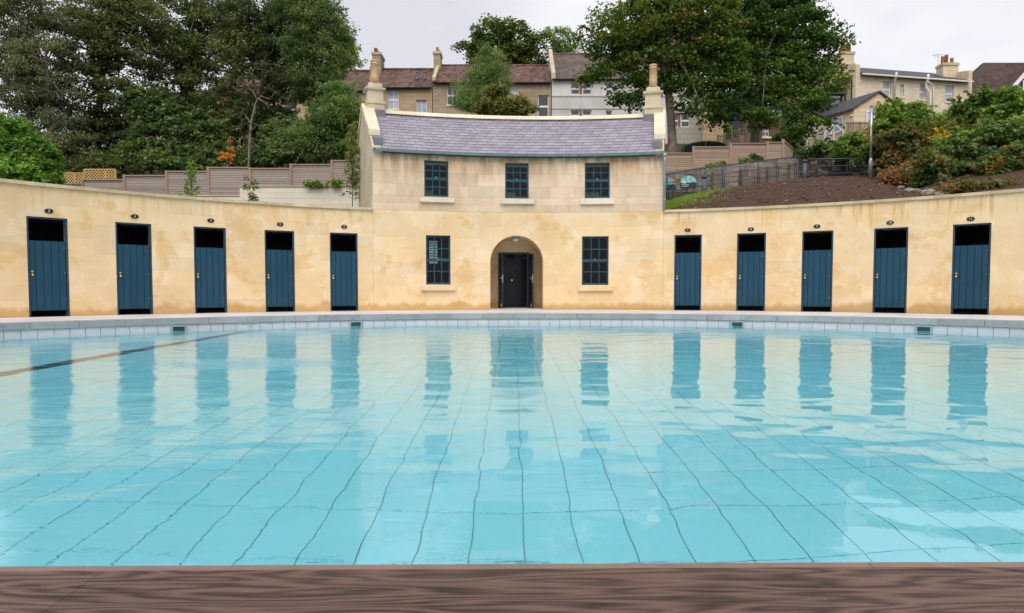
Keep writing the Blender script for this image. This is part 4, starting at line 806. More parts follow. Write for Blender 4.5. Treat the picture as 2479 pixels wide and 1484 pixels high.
for i in range(14):
    s_ = gs0 + 0.22 + (gs1 - gs0 - 0.4) * i / 13; mb = MB()
    for k in range(8): t0 = PI + PI * k / 8; t1 = PI + PI * (k + 1) / 8; mb.bar(arcfn(s_, gd + (gr + 0.003) * math.cos(t0), gzc + (gr + 0.003) * 1.1 * math.sin(t0)), arcfn(s_, gd + (gr + 0.003) * math.cos(t1), gzc + (gr + 0.003) * 1.1 * math.sin(t1)), 0.022, 0.005)
    mb.build('gutter_bracket', MAT['pipe'], gut)
dp = MB(); sp = sR + 0.02
dp.tube([arcfn(sp, gd, gzc - 0.05), arcfn(sp, gd, gzc - 0.16)], [0.075, 0.042], 12); dp.tube([arcfn(sp, gd, gzc - 0.14), arcfn(sp, gd, gzc - 0.26), arcfn(sp, -0.06, gzc - 0.42), arcfn(sp, -0.055, gzc - 0.5), arcfn(sp, -0.055, WT + 0.08)], 0.038, 12)
dpo = dp.build('downpipe', MAT['pipe'], bh, True)
for zz_ in (WT + 0.35, WT + 1.2): MB().tube([arcfn(sp, -0.055, zz_), arcfn(sp, -0.055, zz_ + 0.05)], 0.046, 12).build('pipe_clip', MAT['pipe'], dpo)

# ------------------------------------------------------------------ vegetation
def mesh_np(name, verts, faces4, tint, mat, parent, kind=None):
    off = np.array(OFF.get(parent, Vector((0, 0, 0)))); me = bpy.data.meshes.new(name); nv, nf = len(verts), len(faces4)
    me.vertices.add(nv); me.vertices.foreach_set('co', (verts - off).astype(np.float32).ravel())
    me.loops.add(nf * 4); me.loops.foreach_set('vertex_index', faces4.astype(np.int32).ravel())
    me.polygons.add(nf); me.polygons.foreach_set('loop_start', np.arange(0, nf * 4, 4, dtype=np.int32))
    at = me.attributes.new('tint', 'FLOAT', 'FACE'); at.data.foreach_set('value', tint.astype(np.float32))
    me.update(calc_edges=True); me.materials.append(mat); o = bpy.data.objects.new(name, me); col.objects.link(o); o.parent = parent; OFF[o] = OFF.get(parent, Vector((0, 0, 0)))
    if kind: o['kind'] = kind
    return o
def leaves(rs, centers, per, cr, size, flat=0.6, aspect=1.7, droop=0.0, upw=0.6, outc=None, tint_c=None, tint_sp=0.22):
    n = len(centers); N = n * per; idx = np.repeat(np.arange(n), per)
    off = rs.normal(size=(N, 3)); off /= np.maximum(1e-6, np.linalg.norm(off, axis=1))[:, None]; off *= (rs.random(N) ** 0.5)[:, None]
    crr = (np.asarray(cr) if np.ndim(cr) else np.full(n, cr))[idx]
    c = centers[idx] + off * crr[:, None] * np.array([1, 1, flat])
    nrm = rs.normal(size=(N, 3)) * 0.55 + np.array([0, 0, upw]) + off * 0.45; nrm /= np.linalg.norm(nrm, axis=1)[:, None]
    ax = off * np.array([1, 1, 0.3]) + rs.normal(size=(N, 3)) * 0.6 + np.array([0, 0, -0.25 - droop * 2.5]); ax -= nrm * (ax * nrm).sum(1)[:, None] * (1 - min(1, droop)); ax /= np.maximum(1e-6, np.linalg.norm(ax, axis=1))[:, None]
    sd = np.cross(nrm, ax); sd /= np.maximum(1e-6, np.linalg.norm(sd, axis=1))[:, None]
    L = size * rs.uniform(0.65, 1.3, N); W = L / aspect
    v = np.empty((N, 4, 3)); v[:, 0] = c - ax * L[:, None] * 0.5; v[:, 2] = c + ax * L[:, None] * 0.5; mid = c + nrm * (L * -0.10)[:, None] - ax * (L * 0.08)[:, None]
    v[:, 1] = mid + sd * W[:, None] * 0.5; v[:, 3] = mid - sd * W[:, None] * 0.5
    t = (np.full(n, 0.4) if tint_c is None else tint_c)[idx] + rs.normal(size=N) * tint_sp
    return v.reshape(-1, 3), np.clip(t, 0, 1)
def sample_lobes(rs, lobes, n, inner=0.35):
    L = np.array(lobes, float); vol = L[:, 3] * L[:, 4] * L[:, 5]; w = vol ** 0.75; w /= w.sum(); k = rs.choice(len(L), n, p=w)
    d = rs.normal(size=(n, 3)); d /= np.linalg.norm(d, axis=1)[:, None]; r = inner + (1 - inner) * rs.random(n) ** 0.6
    return L[k, :3] + d * r[:, None] * L[k, 3:], k
def limb_path(rs, a, b, k=4, sag=0.12):
    a = np.array(a, float); b = np.array(b, float); pts = []; Ln = np.linalg.norm(b - a); j = rs.normal(size=3) * Ln * 0.06
    for i in range(k + 1):
        t = i / k; pts.append(a + (b - a) * t + np.array([0, 0, 1.0]) * Ln * sag * math.sin(PI * t) * (1 if sag else 0) + j * math.sin(PI * t))
    return [Vector(p) for p in pts]
def tree(name, label, cat, base, lobes, mat, nclump=220, per=70, cr=0.6, size=0.2, trunk_r=0.25, fork=None, limbs=14, seed=1, group=None, bark='bark', flat=0.6, aspect=1.7, droop=0.0, upw=0.6, inner=0.35, tint_sp=0.2, crown='crown', dead=0, lean=(0, 0), stems=1, sprays=0, spray_len=0.6):
    rs = np.random.RandomState(seed); base = Vector(base); t = thing(name, label, cat, base, group)
    C, k = sample_lobes(rs, lobes, nclump, inner); gzv = base.z + 0.05; C[:, 2] = np.maximum(C[:, 2], gzv)
    lob_t = rs.uniform(0.15, 0.7, len(lobes)); v, tint = leaves(rs, C, per, cr * rs.uniform(0.7, 1.3, nclump), size, flat, aspect, droop, upw, tint_c=np.clip(lob_t[k] + rs.normal(size=nclump) * 0.16, 0.05, 0.95), tint_sp=tint_sp)
    if sprays:
        cen0 = np.array(lobes)[:, :3]; si = rs.randint(nclump, size=sprays); out = C[si] - cen0[k[si]]; out /= np.maximum(1e-3, np.linalg.norm(out, axis=1))[:, None]
        out = out + np.array([0, -0.1, 0.55]) + rs.normal(size=(sprays, 3)) * 0.35; out /= np.linalg.norm(out, axis=1)[:, None]; ln = spray_len * rs.uniform(0.5, 1.4, sprays); ns = 7; pts = []; tt = []; tsp = np.clip(0.45 + rs.normal(size=sprays) * 0.25, 0.05, 0.95)
        sm_ = MB()
        for q in range(sprays):
            f = np.linspace(0.15, 1, ns); pth = C[si[q]] + out[q] * ln[q] * f[:, None] + np.array([0, 0, -0.35]) * ln[q] * (f ** 2)[:, None]; pts.append(pth); tt.append(np.full(ns, tsp[q]))
            sm_.tube([C[si[q]], pth[3], pth[-1]], [0.009, 0.006, 0.003], 3, False)
        v2, t2 = leaves(rs, np.concatenate(pts), 4, size * 0.55, size * 0.95, 0.9, aspect, droop, upw, tint_c=np.concatenate(tt), tint_sp=0.14); v = np.concatenate([v, v2]); tint = np.concatenate([tint, t2])
        tag(sm_.build('shoots', MAT['twig'], t), kind='stuff')
    mesh_np(crown, v, np.arange(len(v)).reshape(-1, 4), tint, mat, t)
    L = np.array(lobes); top = L[:, 2].max(); cen = np.average(L[:, :3], axis=0, weights=L[:, 3] * L[:, 4] * L[:, 5])
    mb = MB()
    if trunk_r:
        fz = fork if fork else base.z + (cen[2] - base.z) * 0.55
        for st in range(stems):
            ox = (st - (stems - 1) / 2) * trunk_r * 3; f = Vector((base.x + lean[0] + ox * 1.6, base.y + lean[1], fz)); tp = Vector((cen[0] + ox * 2, cen[1], cen[2] + (top - cen[2]) * 0.7))
            b0 = base + Vector((ox * 0.4, 0, -0.25)); q = limb_path(rs, b0, f, 4, 0) + limb_path(rs, f, tp, 5, 0)[1:]
            m = len(q); mb.tube(q, [trunk_r * (1.25 if i == 0 else 1) * (1 - 0.86 * (i / (m - 1)) ** 1.3) for i in range(m)], 9)
            order = rs.permutation(nclump)[:limbs]
            for i in order:
                hgt = rs.uniform(0.1, 0.9); s_ = f.lerp(tp, hgt * 0.7); e_ = Vector(C[i]); r0 = trunk_r * (0.48 - 0.28 * hgt)
                pth = limb_path(rs, s_, e_, 5, 0.08); mb.tube(pth, [r0 * (1 - 0.9 * i_ / 5) + 0.008 for i_ in range(6)], 6)
                for _ in range(2):
                    j_ = rs.randint(nclump); e2 = Vector(C[j_]); m2 = pth[3]
                    if (e2 - m2).length < 2.6 * cr + 1.2: mb.tube(limb_path(rs, m2, e2, 3, 0.05), [r0 * 0.35, r0 * 0.25, r0 * 0.15, 0.006], 5)
        mb.build('trunk', MAT[bark], t, True)
    if dead:
        dm = MB()
        for i in range(dead):
            i_ = rs.randint(nclump); a = Vector(C[i_]); 
            for _ in range(3):
                e2 = a + Vector(rs.normal(size=3) * np.array([1.2, 0.6, 0.8])) + Vector((0, -0.6, -0.2)); dm.tube(limb_path(rs, a, a + (e2 - a) * (cr / 0.6), 4, 0.15), [q * cr / 0.6 for q in (0.026, 0.02, 0.014, 0.009, 0.004)], 5)
        tag(dm.build('dead_twigs', MAT['twig'], t, True), kind='stuff')
    return t
def lob(x, y, Y, rx, ry, dy=None):      # a lobe seen at (x, y), radii in picture units, at distance Y
    c = P(x, y, Y); return (c.x, c.y, c.z, rx * Y / F, (dy if dy else min(rx, ry) * Y / F * 0.9), ry * Y / F)
def base_at(x, Y, dz=0.0):
    p = P(x, 600, Y); return Vector((p.x, Y, gz(p.x, Y) + dz))

MAT['mixed'] = mk_leaf('half_withered_leaf', (0.030, 0.055, 0.016), (0.055, 0.075, 0.022), (0.095, 0.075, 0.030), (0.13, 0.075, 0.034))
MAT['blockstone'] = mk_stone('lichened_block', (0.17, 0.145, 0.118), (0.27, 0.235, 0.19), (0.11, 0.092, 0.075), rnd=0.22, rust=0.5)
# the two big maples on the right
tree('maple_tree', 'tall maple with rusty leaf tips behind the right chimney', 'tree', base_at(1618, 34),
     [lob(1560, 60, 34, 120, 95), lob(1690, 50, 34, 110, 90), lob(1480, 95, 34, 75, 60), lob(1600, 150, 34, 110, 75), lob(1700, 190, 34, 95, 75), lob(1460, 185, 34, 55, 38), lob(1540, 225, 33.5, 55, 38), lob(1620, 10, 34, 150, 60), lob(1680, 255, 33, 60, 30), lob(1730, 120, 34, 70, 80)],
     MAT['maple'], 400, 95, 0.78, 0.17, 0.26, flat=0.32, sprays=150, spray_len=0.7,  fork=P(1610, 215, 34).z, limbs=34, seed=11, aspect=1.3, bark='bark_pale', lean=(-0.1, 0))
tree('maple_tree', 'dark green maple with straight trunk behind the right fence', 'tree', base_at(1822, 36),
     [lob(1880, 60, 36, 120, 80), lob(1800, 90, 36, 90, 80), lob(1950, 110, 36, 90, 75), lob(1860, 170, 36, 120, 70), lob(1970, 200, 36, 65, 60), lob(1790, 235, 35.5, 70, 45), lob(1900, 250, 35.5, 80, 45), lob(1770, 290, 35, 60, 25), lob(1960, 265, 35, 60, 45), lob(1860, 5, 36, 120, 50), lob(1850, 290, 34.5, 50, 28), lob(1940, 310, 35, 40, 28)],
     MAT['maple2'], 410, 95, 0.80, 0.17, 0.27, flat=0.32, sprays=150, spray_len=0.7,  fork=P(1825, 245, 36).z, limbs=34, seed=12, aspect=1.3, bark='bark_pale')
# behind the terrace
tree('maple_tree', 'rounded maple rising behind the middle of the terrace roofs', 'tree', base_at(1215, 76), [lob(1200, 85, 76, 55, 40), lob(1260, 105, 76, 60, 45), lob(1150, 125, 76, 45, 28), lob(1225, 140, 76, 85, 35), lob(1290, 145, 76, 35, 25)], MAT['maple'], 170, 70, 0.95, 0.34, 0.4, limbs=14, seed=13, aspect=1.4)
tree('sparse_tree', 'thin pale tree with see-through crown left of the rusty maple', 'tree', base_at(1365, 76), [lob(1355, 90, 76, 32, 30), lob(1385, 115, 76, 40, 28), lob(1345, 120, 76, 20, 18)], MAT['willow'], 60, 34, 0.9, 0.3, 0.25, limbs=16, seed=14)
tree('broadleaf_tree', 'bright green tree above the left end of the terrace roofs', 'tree', base_at(815, 72), [lob(815, 110, 72, 45, 45), lob(835, 145, 72, 38, 35), lob(790, 80, 72, 40, 40)], MAT['fresh'], 130, 70, 0.9, 0.32, 0.4, seed=15)
tree('willow_tree', 'feathery light green willow behind the slate roof ridge', 'tree', base_at(1170, 44), [lob(1182, 160, 44, 42, 42), lob(1150, 205, 44, 48, 38), lob(1200, 200, 44, 42, 40), lob(1130, 245, 44, 38, 32), lob(1190, 245, 44, 50, 35)], MAT['willow'], 200, 110, 0.55, 0.17, 0.16, limbs=14, seed=16, aspect=4.0, droop=0.7, upw=0.3)
tree('olive_shrub', 'low olive-leaved shrub in front of the feathery willow', 'shrub', base_at(1215, 40), [lob(1210, 262, 40, 55, 30), lob(1250, 262, 40, 42, 25), lob(1200, 228, 40, 26, 18)], MAT['olive'], 110, 80, 0.5, 0.2, 0.08, seed=17, limbs=8)
# the wood on the left
W = [
 ('birch_tree', 'slender birch with drooping foliage at the left edge', [lob(60, 40, 35, 80, 70), lob(40, 140, 35, 75, 60), lob(110, 150, 35, 65, 70), lob(60, 230, 35, 80, 55), lob(140, 260, 35, 60, 55), lob(30, 310, 35, 60, 40), lob(150, 345, 35, 55, 50)], 105, 35, 'birch', 330, 100, 0.6, 0.125, dict(droop=0.5, aspect=1.6, trunk_r=0.2, bark='bark_pale', stems=2)),
 ('alder_tree', 'dark spreading tree overhanging with bare twigs, beside the birch', [lob(230, 30, 38, 110, 70), lob(210, 120, 37, 90, 65), lob(300, 110, 38, 85, 70), lob(190, 200, 36, 70, 50), lob(270, 220, 37, 75, 50), lob(330, 30, 38, 80, 60), lob(230, 285, 37, 70, 40)], 250, 38, 'dark', 340, 90, 0.6, 0.16, dict(trunk_r=0.26, dead=10)),
 ('alder_tree', 'dense dark tree filling the middle of the left wood', [lob(430, 40, 41, 110, 80), lob(400, 140, 40, 90, 70), lob(500, 130, 41, 90, 80), lob(440, 215, 40, 90, 55), lob(540, 40, 41, 80, 70), lob(470, 280, 41, 80, 45)], 450, 41, 'dark', 340, 85, 0.65, 0.17, dict(trunk_r=0.3)),
 ('alder_tree', 'broad dark tree with sky gaps, right of the wood centre', [lob(620, 40, 38, 100, 75), lob(590, 130, 38, 80, 65), lob(690, 100, 38, 90, 75), lob(640, 200, 37.5, 85, 50), lob(710, 190, 38, 75, 55), lob(720, 20, 38, 70, 60), lob(760, 230, 37, 50, 40)], 640, 38, 'dark', 360, 85, 0.62, 0.165, dict(trunk_r=0.3, dead=8)),
 ('ash_tree', 'blue-green ash forming the right edge of the wood', [lob(770, 60, 36, 60, 70), lob(800, 130, 36, 55, 60), lob(770, 190, 36, 65, 50), lob(740, 110, 36, 60, 60), lob(820, 90, 36, 32, 45), lob(725, 10, 36, 70, 50), lob(800, 215, 36, 40, 35)], 760, 36, 'ash', 280, 95, 0.55, 0.15, dict(trunk_r=0.2, droop=0.25, aspect=2.4)),
 ('sycamore_sapling', 'young sycamore with layered blue-green leaves above the fence', [lob(420, 330, 33, 95, 35), lob(380, 375, 32.5, 90, 35), lob(470, 370, 33, 85, 35), lob(400, 275, 33.5, 70, 35), lob(470, 310, 33, 60, 35), lob(350, 240, 34, 50, 35), lob(440, 400, 32, 90, 22)], 430, 33, 'bluegreen', 260, 75, 0.5, 0.17, dict(trunk_r=0.1, aspect=1.2, flat=0.4)),
 ('holly_bush', 'dark evergreen undergrowth behind the lattice panels', [lob(200, 360, 37, 95, 50), lob(280, 330, 38, 80, 60), lob(300, 395, 35, 60, 30), lob(130, 380, 37, 60, 40), lob(240, 400, 35, 80, 25)], 240, 37, 'dark', 240, 80, 0.6, 0.16, dict(trunk_r=0.08)),
 ('hazel_bush', 'dark thicket in shade behind the thin bare trunk', [lob(580, 330, 38, 75, 60), lob(640, 290, 38, 70, 55), lob(540, 250, 39, 60, 50), lob(600, 390, 35, 60, 25)], 590, 38, 'dark', 230, 80, 0.62, 0.17, dict(trunk_r=0.09)),
 ('privet_bush', 'mid green bush spilling over the fence right of the bare trunk', [lob(690, 370, 32, 75, 32), lob(640, 385, 32, 45, 22), lob(750, 350, 32, 60, 50), lob(700, 320, 33, 60, 35)], 700, 32, 'ash', 230, 85, 0.5, 0.15, dict(trunk_r=0.07)),
 ('willow_bush', 'loose olive willow against the left gable of the bath house', [lob(800, 290, 29.5, 55, 50), lob(845, 265, 29.5, 35, 40), lob(770, 340, 29.5, 60, 45), lob(830, 340, 29.5, 45, 40), lob(820, 230, 30, 40, 28), lob(800, 385, 30.5, 60, 20)], 805, 30, 'willow', 260, 85, 0.45, 0.15, dict(trunk_r=0.09, droop=0.35, aspect=3.2, dead=4)),
]
for i, (nm, lab, lb, bx, Y, mt, nc, per, cr, sz, kw) in enumerate(W):
    tree(nm, lab, 'bush' if 'bush' in nm else 'tree', base_at(bx, Y), lb, MAT[mt], int(nc * 1.12), per, cr, sz, seed=30 + i, **({'limbs': 14, 'sprays': 120, 'spray_len': 0.8, 'flat': 0.45} | kw))
t = thing('dead_shrub', 'small withered orange shrub above the left fence', 'shrub', base_at(548, 31.5))
rs = np.random.RandomState(5); C, k = sample_lobes(rs, [lob(548, 380, 31.5, 14, 14), lob(560, 362, 31.5, 10, 7), lob(556, 342, 31.5, 8, 6)], 22, 0.2); v, ti = leaves(rs, C, 11, 0.2, 0.15, 0.4); mesh_np('foliage', v, np.arange(len(v)).reshape(-1, 4), ti, MAT['orangeleaf'], t); MB().tube([base_at(548, 31.5), P(552, 370, 31.5), P(556, 340, 31.5)], [0.03, 0.02, 0.008], 6).build('stem', MAT['twig'], t)
bt = thing('bare_tree', 'thin leaning trunk with bare forked twigs above the fence', 'tree', base_at(602, 31.5)); mb = MB()
pth = [base_at(602, 31.5), P(604, 360, 31.5), P(607, 300, 31.5), P(618, 255, 31.5), P(624, 238, 31.5)]; mb.tube(pth, [0.07, 0.062, 0.055, 0.045, 0.03], 8); tk = mb.build('trunk', MAT['bark_pale'], bt, True)
mb = MB()
for q in ([(607, 300), (598, 285), (586, 268), (580, 300)], [(604, 320), (610, 310), (600, 285)], [(618, 255), (630, 232), (652, 240), (668, 222)], [(624, 238), (640, 248), (652, 262)], [(622, 242), (612, 220), (600, 215)]): mb.tube([P(x, y, 31.4) for x, y in q], [0.035] + [0.02] * (len(q) - 2) + [0.006], 5)
mb.build('twig', MAT['twig'], bt, True)
tree('laurel_bush', 'large glossy laurel bush at the left end of the wall', 'bush', base_at(40, 24), [lob(20, 350, 23.5, 75, 60), lob(80, 385, 23.5, 55, 50), lob(30, 420, 23, 80, 45), lob(105, 425, 23.5, 40, 28), lob(-40, 330, 23.5, 70, 60)], MAT['laurel'], 420, 80, 0.28, 0.17, 0.06, seed=50, aspect=2.2, flat=0.8, limbs=10, inner=0.6)

# ------------------------------------------------------------------ left terrace: fence, lattice, cream wall, saplings
def fence(name, label, Y, panels, mat, zbot, pw_=0.11):
    """panels: (x0, x1, ytop) in picture units at distance Y"""
    t = thing(name, label, 'fence', base_at((panels[0][0] + panels[-1][1]) / 2, Y))
    for x0, x1, yt in panels:
        a, b = P(x0, yt, Y), P(x1, yt, Y); zt = (a.z + b.z) / 2; zb = zbot; bh_ = 0.105; z_ = zt - 0.05
        while z_ > zb + 0.05:
            MB().box((a.x + pw_ * 0.5 + 0.004, Y, z_ - bh_ + 0.011), (b.x - pw_ * 0.5 - 0.004, Y + 0.03 - random.uniform(0, 0.012), z_)).build('board', mat, t); z_ -= bh_
        MB().box((a.x + 0.03, Y - 0.05, zt - 0.048), (b.x - 0.03, Y + 0.06, zt + 0.004)).build('capping_rail', MAT['post'], t)
        MB().box((a.x - pw_ / 2, Y - 0.04, zb), (a.x + pw_ / 2, Y + 0.07, zt + 0.02)).build('post', MAT['post'], t)
    MB().box((b.x - pw_ / 2, Y - 0.04, zbot), (b.x + pw_ / 2, Y + 0.07, zt + 0.02)).build('post', MAT['post'], t)
    return t
fence('stepped_fence', 'grey weathered stepped board fence above the left wall', 29, [(100, 200, 444), (200, 301, 434), (301, 403, 424), (403, 504, 414), (504, 605, 404.5), (605, 704, 407), (704, 803, 397.5), (803, 905, 388)], MAT['fence_l'], 4.3)
def lattice(x0, x1, y0, y1, Y, label, xs):
    a = P(x0, y1, Y); b = P(x1, y0, Y); t = thing('trellis_panel', label, 'trellis', (0.5 * (a.x + b.x), Y, a.z), 'trellis panels on the left fence'); fr = MB()
    w_ = 0.045
    for nm, p0, p1 in (('frame', (a.x, a.z), (b.x, a.z)), ('frame', (a.x, b.z), (b.x, b.z)), ('frame', (a.x, a.z), (a.x, b.z)), ('frame', (b.x, a.z), (b.x, b.z))) + tuple(('frame', (P(x, y0, Y).x, a.z), (P(x, y0, Y).x, b.z)) for x in xs):
        MB().bar((p0[0], Y, p0[1]), (p1[0], Y, p1[1]), w_, 0.04, up=(0, 1, 0)).build(nm, MAT['trellis'], t)
    H = b.z - a.z; Wd = b.x - a.x; st = 0.135
    for sg in (1, -1):
        k = -H
        while k < Wd:
            x_a, z_a, x_b, z_b = k, 0.0, k + H, H
            if x_a < 0: z_a -= x_a; x_a = 0
            if x_b > Wd: z_b -= x_b - Wd; x_b = Wd
            if z_b > z_a + 0.02:
                if sg > 0: fr.bar((a.x + x_a, Y - 0.004, a.z + z_a), (a.x + x_b, Y - 0.004, a.z + z_b), 0.034, 0.007, up=(0, 1, 0))
                else: fr.bar((b.x - x_a, Y + 0.006, a.z + z_a), (b.x - x_b, Y + 0.006, a.z + z_b), 0.034, 0.007, up=(0, 1, 0))
            k += st
    tag(fr.build('lattice', MAT['trellis'], t), kind='stuff')
    for x in (x0, x1): q = P(x, y1, Y); MB().box((q.x - 0.03, Y + 0.025, 4.2), (q.x + 0.03, Y + 0.08, b.z)).build('post', MAT['trellis'], t)
lattice(129, 203, 419, 446, 29.3, 'lower honey-coloured lattice panel beside the laurel bush', [157, 180]); lattice(204.5, 279, 410, 437, 29.35, 'higher honey-coloured lattice panel standing on the grey fence', [255])
cw = thing('retaining_wall', 'low cream ashlar retaining wall below the left fence', 'wall', base_at(730, 25)); Yw = 25.0
a = P(580, 449, Yw); b = P(905, 449, Yw)
wb = MB().box((a.x, Yw, 3.2), (b.x, Yw + 0.4, a.z - 0.05)).build('wall', MAT['cream_wall'], cw); MB().box((a.x, Yw + 0.4, 3.2), (a.x + 0.4, Yw + 3.6, a.z - 0.05)).build('wall', MAT['cream_wall'], cw); MB().box((a.x - 0.03, Yw - 0.04, a.z - 0.048), (b.x, Yw + 0.44, a.z)).build('coping', MAT['coping'], cw)
c = P(420, 472, 27.5); d = P(586, 472, 27.5); MB().box((c.x, 27.5, 3.2), (a.x - 0.005, 27.9, c.z - 0.05)).build('wall', MAT['cream_wall'], cw); MB().box((c.x, 27.46, c.z - 0.048), (a.x - 0.035, 27.94, c.z)).build('coping', MAT['coping'], cw)
def sapling(label, x, ytop, ybase, Y, mat, n=26, per=16, sz=0.10, spread=26, seed=1, stake=False, lean=0):
    rs = np.random.RandomState(seed); b0 = P(x, ybase, Y); zb = min(b0.z, gz(b0.x, Y)); base = Vector((b0.x, Y, zb - 0.05)); t = thing('sapling', label, 'sapling', base, 'young saplings behind the left wall'); top = P(x + lean, ytop, Y); mb = MB(); cs = []
    mb.tube([base, (base + top) / 2 + Vector((0.03, 0, 0)), top], [0.018, 0.012, 0.004], 6)
    for i in range(n):
        f = rs.uniform(0.25, 1.0); s_ = base.lerp(top, f); e_ = s_ + Vector((rs.normal() * spread * Y / F * (1.15 - f) * 0.8 + 0.02, rs.normal() * 0.2, rs.uniform(0.05, 0.3))); cs.append(e_); mb.tube([s_, (s_ + e_) / 2 + Vector((0, 0, 0.03)), e_], [0.007, 0.005, 0.003], 4)
    mb.build('stem', MAT['bark'], t, True); C = np.array([list(c) for c in cs]); v, ti = leaves(rs, C, per, 0.13, sz, 0.9, 1.5); mesh_np('foliage', v, np.arange(len(v)).reshape(-1, 4), ti, mat, t)
sapling('straggly sapling with yellowing leaves in front of the stepped fence', 468, 404, 482, 23, MAT['fresh'], 34, 13, 0.10, 30, 1, lean=-10); sapling('short bushy sapling in front of the cream wall corner', 612, 446, 490, 22, MAT['ash'], 26, 14, 0.09, 14, 2); sapling('tall slim sapling with olive leaves beside the left gable', 852, 318, 500, 21.3, MAT['olive'], 70, 14, 0.085, 22, 3)
rs = np.random.RandomState(77)
for k, (x, y, w_, lab) in enumerate(((762, 446, 34, 'trailing green creeper over the cream wall top, left of two'), (812, 446, 14, 'small green creeper on the cream wall near the tall sapling'), (870, 440, 26, 'bramble creeper hanging over the wall beside the left gable'))):
    C = np.array([list(P(x + rs.normal() * w_ * 0.5, y + abs(rs.normal()) * -5 + rs.uniform(-2, 6), 24.9)) for _ in range(16)]); t = thing('creeper', lab, 'creeper', P(x, y, 24.9), 'creepers on the cream wall'); v, ti = leaves(rs, C, 16, 0.15, 0.12); mesh_np('foliage', v, np.arange(len(v)).reshape(-1, 4), ti, MAT['fresh'], t)
    MB().tube([P(x - w_ * 0.6, y, 24.9), P(x, y - 5, 24.88), P(x + w_ * 0.6, y + 2, 24.9)], 0.008, 5).build('stem', MAT['twig'], t)
C = np.array([[*(P(x, 600, 20.3).xy), gz(P(x, 600, 20.3).x, 20.3) + rs.uniform(0.12, 0.36)] for x in rs.uniform(640, 880, 34)]); v, ti = leaves(rs, C, 9, 0.10, 0.06); wd = mesh_np('weeds', v, np.arange(len(v)).reshape(-1, 4), ti, MAT['fresh'], None, 'stuff'); wd['label'] = 'scattered small weeds along the top of the left wall'; wd['category'] = 'weeds'

# ------------------------------------------------------------------ right bank: soil, grass, rocks, rails, signs
sm = MB(); nu, nv_ = 70, 26; cr_pts = [(1600, 497), (1660, 478), (1754, 456), (1850, 443), (1912, 435), (1960, 430), (2003, 427), (2060, 425.5), (2114, 427), (2150, 440), (2176, 455), (2230, 468), (2300, 474)]
cx_ = [q[0] for q in cr_pts]; cyy = [q[1] for q in cr_pts]
rsn = np.random.RandomState(3); nsv = rsn.normal(size=(nu + 1, nv_ + 1)) * 0.022
def crestY(x): return float(np.interp(x, [1600, 1700, 1912, 2060, 2114, 2176, 2300], [21.0, 24.0, 25.3, 25.6, 24.5, 21.0, 17.2]))
def soil_pt(x, t):
    p1 = P(x, float(np.interp(x, cx_, cyy)), crestY(x)); ph = math.atan2(p1.x - CC[0], p1.y - CC[1]); r1 = math.hypot(p1.x - CC[0], p1.y - CC[1])
    r0 = R + 0.385; r = r0 + (r1 - r0) * t; z = 2.80 + (p1.z - 2.80) * (t ** 0.85); return pol(ph, r, z)
for i in range(nu + 1):
    x = 1596 + (2320 - 1596) * i / nu
    for j in range(nv_ + 1): q = soil_pt(x, j / nv_); sm.v.append((q.x, q.y, q.z + nsv[i, j] * (0.2 if j in (0, nv_) else 1)))
    q = soil_pt(x, 1.0); d_ = Vector((q.x - CC[0], q.y - CC[1], 0)).normalized(); sm.v.append((q.x + d_.x * 1.2, q.y + d_.y * 1.2, q.z - 0.10)); sm.v.append((q.x + d_.x * 2.5, q.y + d_.y * 2.5, q.z - 0.9))
K = nv_ + 3
for i in range(nu):
    for j in range(K - 1): a = i * K + j; sm.f.append((a, a + K, a + K + 1, a + 1))
tag(sm.build('soil_bank', MAT['soil'], smooth=True), kind='structure')
cl = MB(); rsn = np.random.RandomState(8)
for _ in range(1500):
    x = rsn.uniform(1640, 2290); q = soil_pt(x, rsn.uniform(0.03, 0.98)); s_ = rsn.uniform(0.008, 0.022) if rsn.random() < 0.85 else rsn.uniform(0.022, 0.05); cl.ball(q + Vector((0, 0, s_ * 0.3)), s_, (rsn.uniform(0.8, 1.4), 1, 0.7), 5)
tag(cl.build('soil_clods', simple('soil_clod', (0.16, 0.105, 0.076), 0.95, 0.3, 20, rnd=0.7)), 'crumbs of soil and small pale stones on the bank', 'soil', kind='stuff')
N = 9000; gv = np.empty((N, 4, 3)); keep = 0
for _ in range(N * 3):
    if keep >= N: break
    x = rsn.uniform(1597, 1800); t_ = rsn.uniform(0.25, 1.0); d1 = (x - 1597) / 190.0 + abs(t_ - 0.62 - (x - 1597) / 500) * 1.3
    d1 += 0.35 * math.sin(x * 0.21 + 5 * t_) * math.sin(t_ * 23 + x * 0.05)
    if rsn.random() > max(0.012 if x < 1770 else 0, 1.0 - d1 * 1.25): continue
    q = soil_pt(x, t_); h = rsn.uniform(0.04, 0.12); a = rsn.uniform(0, 2 * PI); w_ = 0.010; l = Vector((rsn.normal() * 0.03, rsn.normal() * 0.03, h)); s_ = Vector((math.cos(a) * w_, math.sin(a) * w_, 0))
    gv[keep] = [q - s_, q + s_, q + s_ * 0.5 + l, q - s_ * 0.5 + l]; keep += 1
gv = gv[:keep].reshape(-1, 3); go = mesh_np('grass', gv, np.arange(len(gv)).reshape(-1, 4), np.clip(rsn.normal(size=keep) * 0.25 + 0.5, 0, 1), MAT['grass'], None, 'stuff'); go['label'] = 'patch of fresh grass on the soil beside the downpipe'; go['category'] = 'grass'
def rock(x, y, Y, r, label, seed):
    rs = np.random.RandomState(seed); c = P(x, y, Y); mb = MB(); mb.ball(c, r, (1.3, 0.9, 0.75), 9); mb.v = [tuple(Vector(q) + (Vector(q) - c) * rs.uniform(-0.25, 0.3)) for q in mb.v]; tag(mb.build('rock', MAT['rock']), label, 'rock', 'rocks edging the soil bank')
